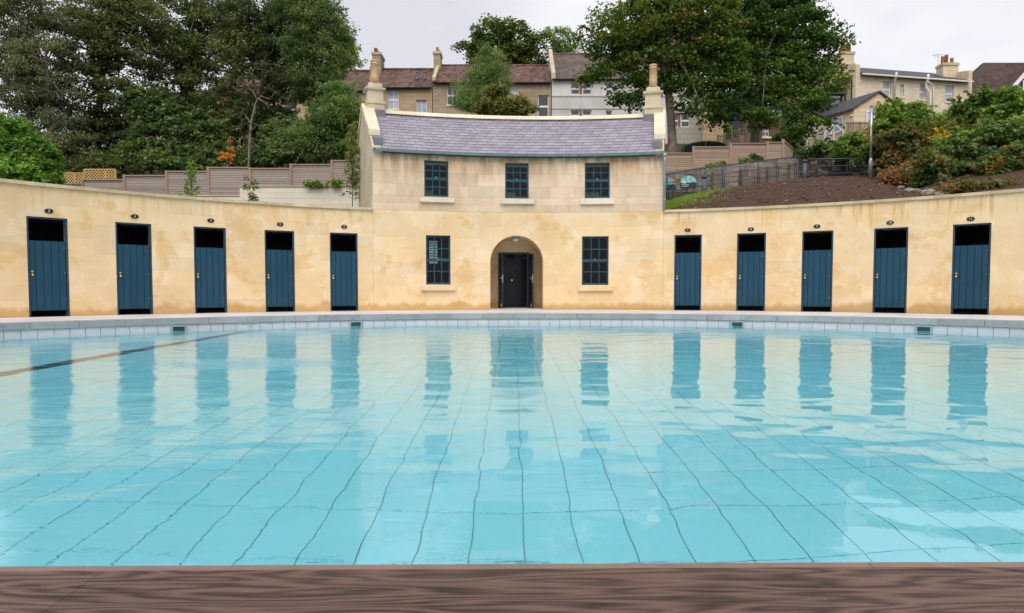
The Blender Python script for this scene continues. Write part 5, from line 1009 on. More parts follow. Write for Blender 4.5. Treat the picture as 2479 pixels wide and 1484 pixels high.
for k, (x, y, Y, r, lab) in enumerate(((2140, 428, 24, 0.20, 'flat pale rock at the top of the soil bank by the pole'), (2160, 434, 23, 0.22, 'dark rock second down the soil bank edge'), (2182, 455, 20.8, 0.10, 'small rock halfway down the soil bank edge'), (2203, 461, 20.0, 0.11, 'small rock near the foot of the bramble bank'), (2222, 464, 19.4, 0.12, 'greyish rock left of the largest pale rock'), (2258, 468, 18.4, 0.20, 'largest pale angular rock beside the coping'), (2277, 471, 18.0, 0.12, 'lowest small rock right of the largest pale rock'))): rock(x, y, Y, r, lab, 60 + k)
sw = thing('stone_wall', 'old grey block retaining wall along the ramp', 'wall', base_at(1760, 28)); fnw = planefn(P(1560, 420, 27).xy, P(1932, 382, 28.6).xy); A_, B_ = P(1560, 424, 27), P(1932, 382, 28.6); Lw = (B_.xy - A_.xy).length; mb = MB(); n_ = 12
for i in range(n_):
    a, b = Lw * i / n_, Lw * (i + 1) / n_; za_, zb_ = A_.z + (B_.z - A_.z) * (i / n_) ** 0.9, A_.z + (B_.z - A_.z) * ((i + 1) / n_) ** 0.9; lo_ = 3.9
    mb.hexa([fnw(a, 0, lo_), fnw(b, 0, lo_), fnw(b, 0.5, lo_), fnw(a, 0.5, lo_), fnw(a, 0, za_), fnw(b, 0, zb_), fnw(b, 0.5, zb_), fnw(a, 0.5, za_)])
mb.build('wall', MAT['rubble_dark'], sw)
rs = np.random.RandomState(19); row_h = 0.215
for rw in range(9):
    z0_ = 4.25 + row_h * rw; s_ = Lw * 0.10 - rs.uniform(0, 0.3)
    while s_ < Lw - 0.1:
        l_ = rs.uniform(0.3, 0.62); f = min(1, max(0, (s_ + l_ / 2) / Lw)); zt_ = A_.z + (B_.z - A_.z) * f ** 0.9; e1 = min(s_ + l_, Lw)
        if z0_ + 0.06 < zt_: MB().fbox(fnw, s_ + 0.006, e1 - 0.006, -rs.uniform(0.012, 0.035), -0.002, z0_ + 0.006, min(z0_ + row_h - 0.006, zt_), 9).build('stone_block', MAT['blockstone'], sw)
        s_ += l_
for f in (0.42, 0.60, 0.78, 0.93): zz_ = A_.z + (B_.z - A_.z) * f ** 0.9; MB().fbox(fnw, Lw * f, Lw * f + 0.35, -0.20, -0.04, 4.0, zz_ - 0.25, 5).build('buttress', MAT['rubble'], sw)
dw = thing('rubble_wall', 'dark dry-stone wall behind the railing at the top of the bank', 'wall', base_at(2060, 29.5)); fnd = planefn(P(1950, 400, 30).xy, P(2200, 400, 29).xy); a = P(1950, 375, 30); MB().fbox(fnd, -0.6, (P(2200, 400, 29) - P(1950, 400, 30)).length, 0, 0.6, 4.3, a.z - 0.1, 0.8).build('wall', MAT['rubble_dark'], dw)
rs = np.random.RandomState(21)
for _ in range(150):
    s_ = rs.uniform(0, 4.4); zz_ = rs.uniform(4.95, a.z - 0.2); w_, h_ = rs.uniform(0.14, 0.32), rs.uniform(0.08, 0.17); MB().fbox(fnd, s_, s_ + w_, -rs.uniform(0.01, 0.05), 0.02, zz_, zz_ + h_, 5).build('stone', MAT['rubble'] if rs.random() < 0.35 else MAT['rubble_dark'], dw)
fence('board_fence', 'brown stepped board fence behind the grey block wall', 32.5, [(1560, 1679, 370), (1679, 1769, 355), (1769, 1858, 346.5), (1858, 1896, 344)], MAT['fence_r'], 6.0)
fr_ = thing('return_fence', 'short brown fence panel turning uphill at the right end', 'fence', base_at(1905, 33)); a = P(1896, 338, 32.5); b = P(1917, 346, 34.3); fnr = planefn(a.xy, b.xy); Lr = (b.xy - a.xy).length; z_ = a.z - 0.05
while z_ > 6.1: MB().fbox(fnr, 0.06, Lr - 0.06, 0, 0.03, z_ - 0.10, z_, 9).build('board', MAT['fence_r'], fr_); z_ -= 0.105
MB().fbox(fnr, 0, Lr, -0.04, 0.06, a.z - 0.048, a.z + 0.01, 9).build('capping_rail', MAT['post'], fr_)
for s_ in (-0.02, Lr - 0.04): MB().fbox(fnr, s_, s_ + 0.1, -0.045, 0.07, 6.0, a.z + 0.03, 9).build('post', MAT['post'], fr_)
# railing down the ramp and along the top
def railing(label, pts, n, h=1.0, name='railing'):
    t = thing(name, label, 'railing', (pts[0] + pts[-1]) / 2)
    for f in (1.0, 0.62, 0.22):
        mb = MB(); mb.tube([p + Vector((0, 0, h * f)) for p in pts], 0.022 if f == 1 else 0.014, 8); mb.build('rail', MAT['rail'], t, True)
    tot = sum((b - a).length for a, b in zip(pts, pts[1:])); 
    for i in range(n):
        d_ = tot * (i + 0.5) / n; 
        for a, b in zip(pts, pts[1:]):
            L = (b - a).length
            if d_ <= L: q = a.lerp(b, d_ / L); tv = (b - a).normalized(); break
            d_ -= L
        for o_ in (0.0, 0.09): q2 = q + tv * o_; MB().tube([q2 - Vector((0, 0, 0.2)), q2 + Vector((0, 0, h * 0.58)), q2 + tv * (-0.06 if o_ else 0) + Vector((0, 0, h * 0.66)), q2 + tv * (-0.06 if o_ else 0) + Vector((0, 0, h))], 0.014, 6).build('post', MAT['rail'], t, True)
    return t
def rp_(x, y, Y): return P(x, y, Y)
railing('sloping blue-grey handrail running down the ramp past the signs', [rp_(1590, 482, 24.3), rp_(1704, 462, 25), rp_(1820, 445, 25.8), rp_(1945, 430, 26.4)], 8, 0.85); railing('level blue-grey railing in front of the dark rubble wall', [rp_(1953, 430, 26.4), rp_(2060, 428, 26.6), rp_(2128, 427, 26.4)], 4, 0.72)
for x, yt, yb, Y, lab in ((1704, 425, 470, 24.9, 'shorter dark bollard on the ramp right of the signs'), (1947.5, 387, 436, 26.3, 'taller dark bollard at the top of the ramp')):
    a = P(x, yb, Y); b = P(x, yt, Y); t = thing('bollard', lab, 'bollard', a, 'bollards along the ramp'); MB().lathe(a, [(0.085, -0.2), (0.085, b.z - a.z - 0.14)], 16).build('post', MAT['bollard'], t, True); MB().lathe(Vector((a.x, a.y, b.z - 0.139)), [(0.07, 0), (0.07, 0.05), (0.09, 0.055), (0.09, 0.12), (0.06, 0.14)], 16).build('cap', MAT['bollard'], t, True)
lp = thing('grey_pole', 'tall plain galvanised pole standing on the soil bank', 'pole', P(2108, 428, 24.2)); a = P(2107.5, 430, 24.2); b = P(2110, 260, 24.2); md = P(2108, 388, 24.2)
MB().lathe(a, [(0.075, -0.1), (0.075, 0.08)], 16).build('base_band', MAT['bollard'], lp); MB().lathe(a + Vector((0, 0, 0.081)), [(0.072, 0), (0.072, md.z - a.z - 0.1), (0.052, md.z - a.z)], 16).build('sleeve', MAT['galv'], lp, True); MB().tube([Vector((a.x, a.y, md.z - 0.01)), b], 0.045, 14).build('shaft', MAT['galv'], lp, True); MB().lathe(b, [(0.055, 0.0), (0.055, 0.05), (0.03, 0.07)], 14).build('cap', simple('green_cap', (0.09, 0.2, 0.16), 0.5), lp)
def mk_sign(name, a, b, c, sx):
    m = M(name); o = m.pos(obj=True); x, y, z = m.xyz(o); n1 = m.noise(2.5, m.pos((1, 0, 1), obj=True), 3, 0.5, 1.5)
    cc = m.mix(m.step(n1, 0.48, 0.5), a, b); cc = m.mix(m.math('MULTIPLY', m.step(m.math('ADD', x, m.math('MULTIPLY', n1, 0.3)), sx, sx + 0.02), m.step(n1, 0.42, 0.44)), cc, c); zz_ = m.math('ADD', z, m.math('MULTIPLY', m.noise(1.5, m.pos((1, 0, 0), obj=True), 2), 0.25)); cc = m.mix(m.step(zz_, 0.33, 0.34, 1, 0), cc, (0.012, 0.045, 0.068)); return m.pbr(cc, 0.4)
for k, (x0, x1, yt, yb, lab, mt, rows) in enumerate(((1600, 1636, 430, 461, 'round-topped information board with coral figure, beside the downpipe', mk_sign('sign_print_coral', (0.12, 0.45, 0.40), (0.20, 0.58, 0.50), (0.75, 0.20, 0.10), 0.25), 3), (1647, 1686, 425, 456, 'round-topped information board with leafy picture, right of the other', mk_sign('sign_print_leaf', (0.10, 0.40, 0.36), (0.13, 0.24, 0.07), (0.30, 0.55, 0.52), -9), 4))):
    Y = 24.6; a = P(x0, yb, Y); b = P(x1, yt, Y); t = thing('information_board', lab, 'sign', Vector(((a.x + b.x) / 2, Y, a.z)), 'information boards by the ramp'); w_ = (b.x - a.x) / 2; H = b.z - a.z; cx0 = (a.x + b.x) / 2; mb = MB(); N_ = 18; rim = [(-w_, 0), (w_, 0)] + [(w_ * math.cos(PI * i / N_), H - w_ * 0.8 + w_ * 0.8 * math.sin(PI * i / N_)) for i in range(N_ + 1)]; m_ = len(rim)
    for yy in (Y, Y + 0.03): mb.v += [(cx0 + px, yy, a.z + pz) for px, pz in rim]
    mb.f = [tuple(range(m_)), tuple(range(2 * m_ - 1, m_ - 1, -1))] + [((i + 1) % m_, i, m_ + i, m_ + (i + 1) % m_) for i in range(m_)]; bd = mb.build('board', mt, t)
    for px in (-w_ * 0.7, w_ * 0.7): MB().tube([(cx0 + px, Y + 0.05, a.z - 0.55), (cx0 + px, Y + 0.05, a.z + 0.3)], 0.02, 8).build('leg', MAT['rail'], t)
    tm = simple('sign_white', (0.75, 0.78, 0.76), 0.5)
    for r_ in range(rows): MB().box((cx0 - w_ * 0.85, Y - 0.004, a.z + 0.24 - 0.055 * r_), (cx0 - w_ * 0.85 + w_ * (0.6 if r_ < 2 else 0.9), Y - 0.001, a.z + 0.265 - 0.055 * r_ - (0 if r_ < 2 else 0.013))).build('text_line', tm, bd)
for k, (x, y, Y, rx, ry, mt, lab) in enumerate(((1730, 402, 29.2, 18, 8, 'fresh', 'small green tuft on the block wall, left of three'), (1808, 391, 29.4, 20, 9, 'fresh', 'middle green tuft on top of the grey block wall'), (1830, 384, 29.5, 14, 10, 'bluegreen', 'bluish tuft on the block wall, right of three'), (1745, 398, 29.8, 8, 5, 'olive', 'tiny olive seedling on the grey block wall'))):
    tree('wall_plant', lab, 'plant', P(x, y + ry, Y), [lob(x, y, Y, rx, ry)], MAT[mt], 24, 60, 0.16, 0.08, 0.012, seed=70 + k, limbs=4, crown='foliage')
# shrubs on the bank
SH = [
 (2180, 300, 24.5, [(2165, 290, 45, 35), (2200, 280, 40, 28), (2150, 315, 35, 25)], 'fresh', 'rounded green shrub below the stone house windows', 'shrub', 0.13),
 (2135, 330, 25.5, [(2132, 318, 22, 28), (2150, 335, 25, 22)], 'yellow', 'golden yellow flowering shrub right of the grey pole', 'shrub', 0.10),
 (2125, 372, 25.5, [(2125, 375, 28, 28), (2140, 400, 28, 22), (2150, 360, 30, 25)], 'bluegreen', 'dark leafy shrub at the foot of the grey pole', 'shrub', 0.12),
 (2200, 360, 23, [(2195, 345, 48, 40), (2170, 390, 45, 35), (2225, 375, 40, 40)], 'mixed', 'half-withered bramble thicket right of the grey pole', 'bramble', 0.13),
 (2250, 335, 23.5, [(2245, 335, 40, 28), (2285, 320, 45, 25), (2270, 350, 40, 25)], 'olive', 'olive shrub with purple tinge in the middle of the right bank', 'shrub', 0.12),
 (2290, 338, 22.8, [(2285, 338, 18, 11), (2305, 345, 12, 8)], 'yellow', 'small lime yellow shrub in the middle of the right bank', 'shrub', 0.10),
 (2250, 415, 20.5, [(2245, 410, 45, 35), (2280, 400, 40, 35), (2265, 440, 40, 22)], 'bramble', 'dark green bramble mound with deep shade near the rocks', 'bramble', 0.12),
 (2330, 400, 20.5, [(2320, 385, 48, 45), (2370, 400, 45, 40), (2340, 440, 55, 22)], 'bluegreen', 'shaded dark bramble in the centre of the right bank foot', 'bramble', 0.12),
 (2370, 270, 24, [(2365, 275, 50, 40), (2400, 250, 40, 30), (2350, 310, 45, 30)], 'willow', 'loose pale green bush in front of the stone house corner', 'bush', 0.13),
 (2440, 260, 23, [(2445, 255, 40, 38), (2475, 290, 40, 35), (2425, 300, 40, 30)], 'fresh', 'bright green broad-leaved bush at the right edge', 'bush', 0.16),
 (2400, 350, 22, [(2390, 340, 45, 38), (2440, 350, 45, 35)], 'mixed', 'brown withered climber among the right edge bushes', 'climber', 0.12),
 (2440, 410, 19.5, [(2425, 400, 45, 40), (2470, 395, 45, 45), (2450, 440, 55, 20)], 'bramble', 'bramble bank in the lower right corner above the wall', 'bramble', 0.12),
 (2180, 425, 22, [(2175, 420, 38, 25), (2205, 440, 35, 16)], 'brownleaf', 'low brown bracken beside the top of the rocks', 'bracken', 0.11),
 (2050, 345, 29, [(2060, 345, 32, 30), (2045, 375, 35, 15), (2085, 360, 22, 22)], 'fresh', 'leafy green shrub in front of the greenhouse and decking', 'shrub', 0.14),
 (1985, 370, 30, [(1985, 365, 28, 16), (1960, 375, 22, 10)], 'bluegreen', 'low shrub left of the greenhouse above the rubble wall', 'shrub', 0.12),
 (2165, 345, 24, [(2160, 345, 30, 22), (2180, 320, 28, 18)], 'olive', 'loose olive growth between the yellow shrub and the thicket', 'shrub', 0.11),
 (2310, 360, 21.5, [(2310, 355, 38, 26), (2350, 345, 34, 28)], 'fresh', 'mid green leafy shrub in the centre of the right bank', 'shrub', 0.12),
 (2430, 330, 21, [(2420, 325, 38, 30), (2465, 335, 34, 30)], 'willow', 'pale green shrub halfway up the right edge', 'shrub', 0.12),
 (2530, 400, 20, [(2520, 390, 50, 50), (2580, 380, 55, 55), (2550, 330, 60, 45)], 'bramble', 'bramble bank running on past the right edge', 'bramble', 0.13),
 (2560, 300, 22, [(2530, 290, 60, 45), (2610, 280, 60, 50)], 'fresh', 'broad green bush running on past the right edge', 'bush', 0.15),
 (2320, 455, 18, [(2310, 458, 40, 12), (2370, 452, 45, 12), (2430, 450, 45, 12)], 'mixed', 'dry leaf litter and stems along the right wall coping', 'bracken', 0.09),
]
for k, (x, y, Y, lb, mt, lab, cat, sz) in enumerate(SH):
    b = base_at(x, Y); rsq = np.random.RandomState(300 + k); lobes = []
    for a_, b_, c_, d_ in lb:
        lobes.append(lob(a_, b_, Y, c_ * 0.75, d_ * 0.75))
        for _ in range(4): an = rsq.uniform(0, 2 * PI); q_ = rsq.uniform(0.3, 0.5); lobes.append(lob(a_ + c_ * 0.75 * math.cos(an), b_ + d_ * 0.75 * math.sin(an), Y + rsq.normal() * 0.3, c_ * q_, d_ * q_))
    zmin = min(l[2] - l[5] for l in lobes); b.z = min(max(b.z, zmin - 0.4), zmin + 0.3)
    ar = sum(c_ * d_ for _, _, c_, d_ in lb) * (Y / F) ** 2
    tree({'bush': 'leafy_bush', 'bramble': 'bramble_thicket', 'bracken': 'bracken_clump', 'climber': 'withered_climber', 'shrub': 'garden_shrub'}[cat], lab, cat, b, lobes, MAT[mt], int(60 + ar * 105), 58, 0.27, sz, 0.03, seed=90 + k, limbs=14, crown='foliage', aspect=1.5, inner=0.1, flat=0.5, sprays=int(50 + ar * 45), spray_len=0.5, group='shrubs on the right bank', dead=4 if mt in ('brownleaf', 'mixed') else 0)
# earth bank under the shrubs
em = MB(); prof = [(2120, 432, 25.5), (2180, 460, 21.5), (2260, 474, 18.6), (2360, 470, 17.3), (2479, 462, 16.6), (2620, 450, 16.2)]
tops = [(2120, 410, 27), (2180, 390, 26), (2260, 370, 25), (2360, 350, 25), (2479, 330, 25), (2620, 310, 25)]
for (x, y, Y), (x2, y2, Y2) in zip(prof, tops): em.v += [tuple(P(x, y, Y)), tuple((P(x, y, Y) + P(x2, y2, Y2)) / 2), tuple(P(x2, y2, Y2)), tuple(P(x2, y2 - 5, 32))]
for i in range(5):
    for j in range(3): a = i * 4 + j; em.f.append((a, a + 4, a + 5, a + 1))
tag(em.build('earth_bank', MAT['soil'], smooth=True), kind='structure')

# ------------------------------------------------------------------ houses on the hill
def facade(t, Y, x0, x1, ytop, zbot, mat, wins, d=0.4, Y2=None, yref=None):
    """a wall facing the pool with real openings; wins: (x0, x1, y0, y1, rows, cols, glass)"""
    Y2 = Y2 or Y; a = P(x0, ytop, Y); b = P(x1, ytop, Y2); fn = planefn(a.xy, b.xy); L = (b.xy - a.xy).length; hs = []
    for w_ in wins:
        q0 = (w_[0] - x0) / (x1 - x0); s0 = (P(w_[0], 500, Y + (Y2 - Y) * q0).xy - a.xy).length; q1 = (w_[1] - x0) / (x1 - x0); s1 = (P(w_[1], 500, Y + (Y2 - Y) * q1).xy - a.xy).length; Ym = Y + (Y2 - Y) * (q0 + q1) / 2
        hs.append((s0, s1, P(w_[0], w_[3], Ym).z, P(w_[0], w_[2], Ym).z))
    wall_panel(MB(), hs, 0, L, zbot, a.z, fn, d, 50).build('wall', mat, t)
    for h, w_ in zip(hs, wins):
        o = sash(fn, h, t, w_[4], w_[5], 0.16, MAT['upvc'], w_[6], 0.075, 0.05, split_row=w_[4] // 2 if w_[4] > 1 else None)
        MB().fbox(fn, h[0] - 0.08, h[1] + 0.08, -0.06, 0.15, h[2] - 0.12, h[2] - 0.002, 50).build('sill', MAT['sill'], o)
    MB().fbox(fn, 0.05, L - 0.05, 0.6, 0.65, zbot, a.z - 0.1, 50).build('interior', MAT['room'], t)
    return fn, L, a
def pitched(t, fn, s0, s1, z_e, d_r, z_r, mat, depth=None, over=0.25, name='roof'):
    dp = depth or 2 * d_r; mb = MB(); k = (z_r - z_e) / d_r
    for (q0, q1, h0, h1) in ((-over, d_r, z_e - over * k, z_r), (dp + over, d_r, z_e - over * k, z_r)): mb.hexa([fn(s0, q0, h0 - 0.08), fn(s1, q0, h0 - 0.08), fn(s1, q1, h1 - 0.08), fn(s0, q1, h1 - 0.08), fn(s0, q0, h0), fn(s1, q0, h0), fn(s1, q1, h1), fn(s0, q1, h1)])
    o = mb.build(name, mat, t); g_ = MB(); g_.fbox(fn, s0, s1, -over - 0.1, -over + 0.02, z_e - over * k - 0.14, z_e - over * k - 0.04, 50); g_.build('gutter', MAT['black'], o)
    rd = MB(); rd.tube([fn(s0, d_r, z_r + 0.0), fn(s1, d_r, z_r + 0.0)], 0.13, 8); rd.build('ridge_tiles', mat, o); return o
def chimney(t, c, w_, d_, z0, z1, mat, pots, pmat, ph=0.5):
    mb = MB(); mb.box((c.x - w_ / 2, c.y - d_ / 2, z0), (c.x + w_ / 2, c.y + d_ / 2, z1 - 0.22)); o = mb.build('chimney_stack', mat, t)
    MB().box((c.x - w_ / 2 - 0.07, c.y - d_ / 2 - 0.07, z1 - 0.219), (c.x + w_ / 2 + 0.07, c.y + d_ / 2 + 0.07, z1)).build('cap', MAT['coping'], o)
    for px, py, h_ in pots: MB().lathe((c.x + px, c.y + py, z1 - 0.01), [(0.16, 0), (0.14, h_ * 0.85), (0.16, h_ * 0.87), (0.16, h_), (0.11, h_), (0.11, h_ - 0.2)], 12).build('chimney_pot', pmat, o, True)
    return o
G, CG = MAT['dark_glass'], MAT['pale_glass']; YT = 58.0
def zg(x, Y): q = P(x, 600, Y); return gz(q.x, Y) - 1.0
def house(name, label, x0, x1, ye, yr, mat, rmat, wins, Y=YT, d_r=3.6, cat='house'):
    t = thing(name, label, cat, base_at((x0 + x1) / 2, Y)); fn, L, a = facade(t, Y, x0, x1, ye, zg((x0 + x1) / 2, Y), mat, wins)
    zr = P((x0 + x1) / 2, yr, Y + d_r).z; pitched(t, fn, 0.02, L - 0.02, a.z + 0.02, d_r, zr, rmat)
    for s_ in (0, L - 0.3):
        mb = MB(); prof = [(0.41, zg(x0, Y)), (2 * d_r, zg(x0, Y)), (2 * d_r, a.z - 0.1), (d_r, zr - 0.12), (0.41, a.z - 0.1)]
        for q in (s_ + 0.03, s_ + 0.27): mb.v += [tuple(fn(q, dd, zz_)) for dd, zz_ in prof]
        for i in range(5): mb.f.append((i, (i + 1) % 5, 5 + (i + 1) % 5, 5 + i))
        mb.f.append((4, 3, 2, 1, 0)); mb.f.append((5, 6, 7, 8, 9)); mb.build('gable_wall', mat, t)
    return t, fn, L, a, zr
t, *_ = house('terrace_house', 'tan terrace house with red pantiles seen through the left wood', 300, 640, 262, 226, MAT['tan'], MAT['roof_red'], [], Y=60)
t, *_ = house('terrace_house', 'tan terrace house with red pantiles largely behind the trees', 500, 771, 224, 182, MAT['tan'], MAT['roof_red'], [(690, 715, 240, 290, 2, 1, G)], Y=59)
t, fn, L, a, zr = house('terrace_house', 'terrace house half hidden by the left chimney and willow', 772.5, 898, 215, 172, MAT['tan'], MAT['roof_red'], [(853, 879, 250, 299, 2, 2, G)])
c = P(786, 170, 61.5); chimney(t, c, 0.7, 1.2, zr - 1, P(786, 152, 61.5).z, MAT['tan2'], [], MAT['terracotta'])
t, fn, L, a, zr = house('terrace_house', 'tan terrace house with two vents on its red roof', 899, 1046, 208, 168, MAT['tan'], MAT['roof_red'], [(941, 967, 218, 264, 2, 2, CG), (1009, 1035, 242, 290, 1, 2, CG)])
c = P(916, 160, 61.5); chimney(t, c, 0.75, 1.8, zr - 1, P(916, 130, 61.0).z, MAT['tan2'], [(-0.1, -0.7 + 0.35 * k, 0.42 + 0.05 * (k % 2)) for k in range(5)], MAT['orange_pot'])
for x in (1011, 1028): q = P(x, 184, 59.2); MB().lathe(q, [(0.10, -0.3), (0.10, 0.28), (0.16, 0.29), (0.16, 0.38), (0.05, 0.4)], 10).build('roof_vent', MAT['lead'], t)
t, fn, L, a, zr = house('terrace_house', 'long terrace house behind the feathery willow', 1047.5, 1334, 196, 159, MAT['tan2'], MAT['roof_red'], [(1083, 1108, 207, 254, 2, 2, G), (1234, 1256, 204, 246, 2, 1, CG), (1302, 1328, 230, 284, 2, 1, G)])
c = P(1060, 150, 61.5); chimney(t, c, 0.62, 1.4, zr - 1, P(1060, 126, 61).z, MAT['tan2'], [(0.0, -0.3, 0.5), (0.05, 0.3, 0.45)], MAT['terracotta']); c = P(1200, 150, 61.5); chimney(t, c, 0.6, 1.0, zr - 1, P(1200, 126, 61).z, MAT['tan2'], [(0, -0.2, 0.62)], MAT['terracotta'])
MB().hexa([fn(0, -0.3, a.z - 0.05), fn(0.28, -0.3, a.z - 0.05), fn(0.28, 3.6, zr - 0.05), fn(0, 3.6, zr - 0.05), fn(0, -0.3, a.z + 0.25), fn(0.28, -0.3, a.z + 0.25), fn(0.28, 3.6, zr + 0.25), fn(0, 3.6, zr + 0.25)]).build('party_wall_coping', MAT['coping'], t)
t, fn, L, a, zr = house('rendered_house', 'white rendered house with brown pantiles behind the rusty maple', 1336, 1702, 187, 131, MAT['render'], MAT['roof_brown'], [(1381, 1402.6, 199, 228.5, 2, 1, G), (1409, 1431, 199, 228.5, 2, 1, G), (1465, 1480.5, 200, 229.5, 2, 1, G), (1381, 1402.6, 266, 292, 2, 1, G), (1409, 1431, 266, 292, 2, 1, G), (1465, 1480.5, 267, 292, 2, 1, G), (1620, 1641, 275, 308, 2, 1, G), (1647, 1668, 275, 308, 2, 1, G), (1622, 1641, 350, 380, 2, 1, G), (1647, 1665, 350, 380, 2, 1, G)], d_r=4.6)
MB().hexa([fn(-0.05, -0.3, a.z - 0.25), fn(0.3, -0.3, a.z - 0.25), fn(0.3, 4.6, zr - 0.1), fn(-0.05, 4.6, zr - 0.1), fn(-0.05, -0.3, a.z + 0.3), fn(0.3, -0.3, a.z + 0.3), fn(0.3, 4.6, zr + 0.35), fn(-0.05, 4.6, zr + 0.35)]).build('gable_parapet', MAT['coping'], t)
for y in (232, 262): q = P(1400, y, YT).z; MB().fbox(fn, 0, L, -0.06, -0.002, q - 0.06, q, 50).build('string_course', MAT['render'], t)
for x in (1405.8, 1644): 
    for y0, y1 in (((199, 228.5), (266, 292)) if x < 1500 else ((275, 308), (350, 380))): q0, q1 = P(x, y1, YT), P(x, y0, YT); MB().box((q0.x - 0.1, YT - 0.02, q0.z), (q0.x + 0.1, YT - 0.003, q1.z)).build('mullion_panel', MAT['redwood'], t)
for x in (1523, 1527.5): q0, q1 = P(x, 285, YT - 0.1), P(x, 238, YT - 0.1); MB().tube([q0, q1], 0.06, 8).build('drainpipe', MAT['greypipe'], t)
q0, q1 = P(1616, 400, YT - 0.05), P(1703, 266, YT - 0.05)
wall_panel(MB(), [(P(1619.5, 300, YT).x, P(1669, 300, YT).x, P(1600, 308.5, YT).z, P(1600, 274.5, YT).z), (P(1621, 300, YT).x, P(1666, 300, YT).x, P(1600, 381, YT).z, P(1600, 349, YT).z)], q0.x, q1.x, q0.z, q1.z, lambda s, d, z: Vector((s, YT - 0.14 + d, z)), 0.13, 50).build('block_wall', MAT['cblock'], t)

# outbuildings between the maples
t = thing('tan_garden_wall', 'tan wall beside the white house under the maples', 'wall', base_at(1725, 46)); a, b = P(1702, 277, 46), P(1752, 277, 46); MB().box((a.x, 46, zg(1725, 46)), (b.x, 46.4, a.z)).build('wall', MAT['tan'], t); MB().box((a.x - 0.05, 45.95, a.z + 0.002), (b.x + 0.05, 46.45, a.z + 0.15)).build('coping', MAT['coping'], t)
t = thing('stone_shed', 'dark brown stone outbuilding with small window and tiled roof', 'outbuilding', base_at(1862, 44)); fn, L, a = facade(t, 44, 1800, 1893, 285, zg(1860, 44), MAT['brownstone'], [(1844, 1861, 302, 331, 2, 2, G)]); b = P(1800, 320, 44)
MB().hexa([P(1795, 326, 43.8), P(1893, 283, 43.8), P(1893, 268, 48), P(1795, 305, 48), P(1795, 323, 43.8), P(1893, 280, 43.8), P(1893, 265, 48), P(1795, 302, 48)]).build('roof', MAT['roof_red'], t); MB().fbox(fn, L - 0.35, L + 0.35, -0.1, 0.3, a.z + 0.01, a.z + 0.16, 9).build('coping', MAT['coping'], t)
t = thing('trampoline_net', 'dark green netted trampoline enclosure behind the right fence', 'trampoline', base_at(1703, 38)); mb = MB(); z0 = P(1703, 372, 38).z; pr = [(1.25, -1.2), (1.25, 0.35), (1.0, 0.5), (0.5, 0.56), (0.1, 0.58)]; cpt = P(1705, 365, 38); mb.lathe(Vector((cpt.x, 38, z0)), pr, 20); mb.build('net', MAT['netting'], t, True)
for k in range(6): an = 2 * PI * k / 6 + 0.3; MB().tube([(cpt.x + 1.3 * math.cos(an), 38 + 1.3 * math.sin(an), z0 - 1.6), (cpt.x + 1.3 * math.cos(an), 38 + 1.3 * math.sin(an), z0 + 0.4)], 0.025, 8).build('pole', MAT['greypipe'], t)
t = thing('garden_fence', 'brown garden fence with lattice top climbing under the dark maple', 'fence', base_at(1760, 42))
for k in range(5):
    x0 = 1738 + 17 * k; y0 = 345 - 6.0 * k; a, b = P(x0, y0, 42), P(x0 + 16.5, y0, 42); MB().box((a.x, 42, a.z - 1.6), (b.x, 42.05, a.z)).build('panel', MAT['timber_dark'] if k % 2 else MAT['deckwood'], t); MB().box((a.x - 0.05, 41.95, a.z - 1.6), (a.x + 0.05, 42.07, a.z + 0.45)).build('post', MAT['deckwood'], t); MB().box((a.x + 0.055, 41.98, a.z + 0.38), (b.x - 0.055, 42.04, a.z + 0.43)).build('rail', MAT['deckwood'], t)
    for j in range(4): xx = a.x + (b.x - a.x) * (j + 0.5) / 4; MB().box((xx - 0.015, 42.0, a.z + 0.003), (xx + 0.015, 42.03, a.z + 0.375)).build('lattice_bar', MAT['deckwood'], t)
t = thing('slate_clad_house', 'dark slate-clad building with white windows behind the dark maple', 'house', base_at(1935, 54)); fn, L, a = facade(t, 54, 1745, 2040, 230, zg(1935, 54), MAT['mansard'], [(1847, 1867, 229.5 + 3, 268, 2, 1, CG), (2006, 2029, 238, 272, 2, 1, CG)]); MB().fbox(fn, -0.2, L + 0.2, -0.3, 6, a.z + 0.002, a.z + 0.25, 50).build('roof', MAT['roof_dark'], t)
for x0_, x1_, y0_ in ((1845, 1869, 229), (2004, 2031, 236)): q0, q1 = P(x0_, y0_, 53.8), P(x1_, y0_, 53.8); MB().box((q0.x, 53.6, q0.z - 0.1), (q1.x, 53.97, q0.z + 0.06)).build('dormer_hood', MAT['lead'], t)
t = thing('tan_cottage', 'small tan gabled cottage between the dark maple and greenhouse', 'house', base_at(1965, 47)); mb = MB(); zb = zg(1965, 47); pr = [P(1930, 400, 47), P(2003, 400, 47), P(2003, 292, 47), P(1965, 272, 47), P(1930, 292, 47)]; pr[0].z = pr[1].z = zb
for dd in (0, 5): mb.v += [(q.x, q.y + dd, q.z) for q in pr]
for i in range(5): mb.f.append((i, (i + 1) % 5, 5 + (i + 1) % 5, 5 + i))
mb.f.append((4, 3, 2, 1, 0)[::-1]); mb.f.append((9, 8, 7, 6, 5)); mb.build('wall', MAT['tan'], t)
for qa, qb in ((4, 3), (3, 2)):
    a, b = pr[qa], pr[qb]; u = (b - a).normalized() * 0.25; a2, b2 = (a - u, b) if qa == 4 else (a, b + u); MB().hexa([a2 + Vector((0, -0.2, 0.003)), b2 + Vector((0, -0.2, 0.003)), b2 + Vector((0, 5.2, 0.003)), a2 + Vector((0, 5.2, 0.003)), a2 + Vector((0, -0.2, 0.12)), b2 + Vector((0, -0.2, 0.12)), b2 + Vector((0, 5.2, 0.12)), a2 + Vector((0, 5.2, 0.12))]).build('roof', MAT['roof_dark'], t)
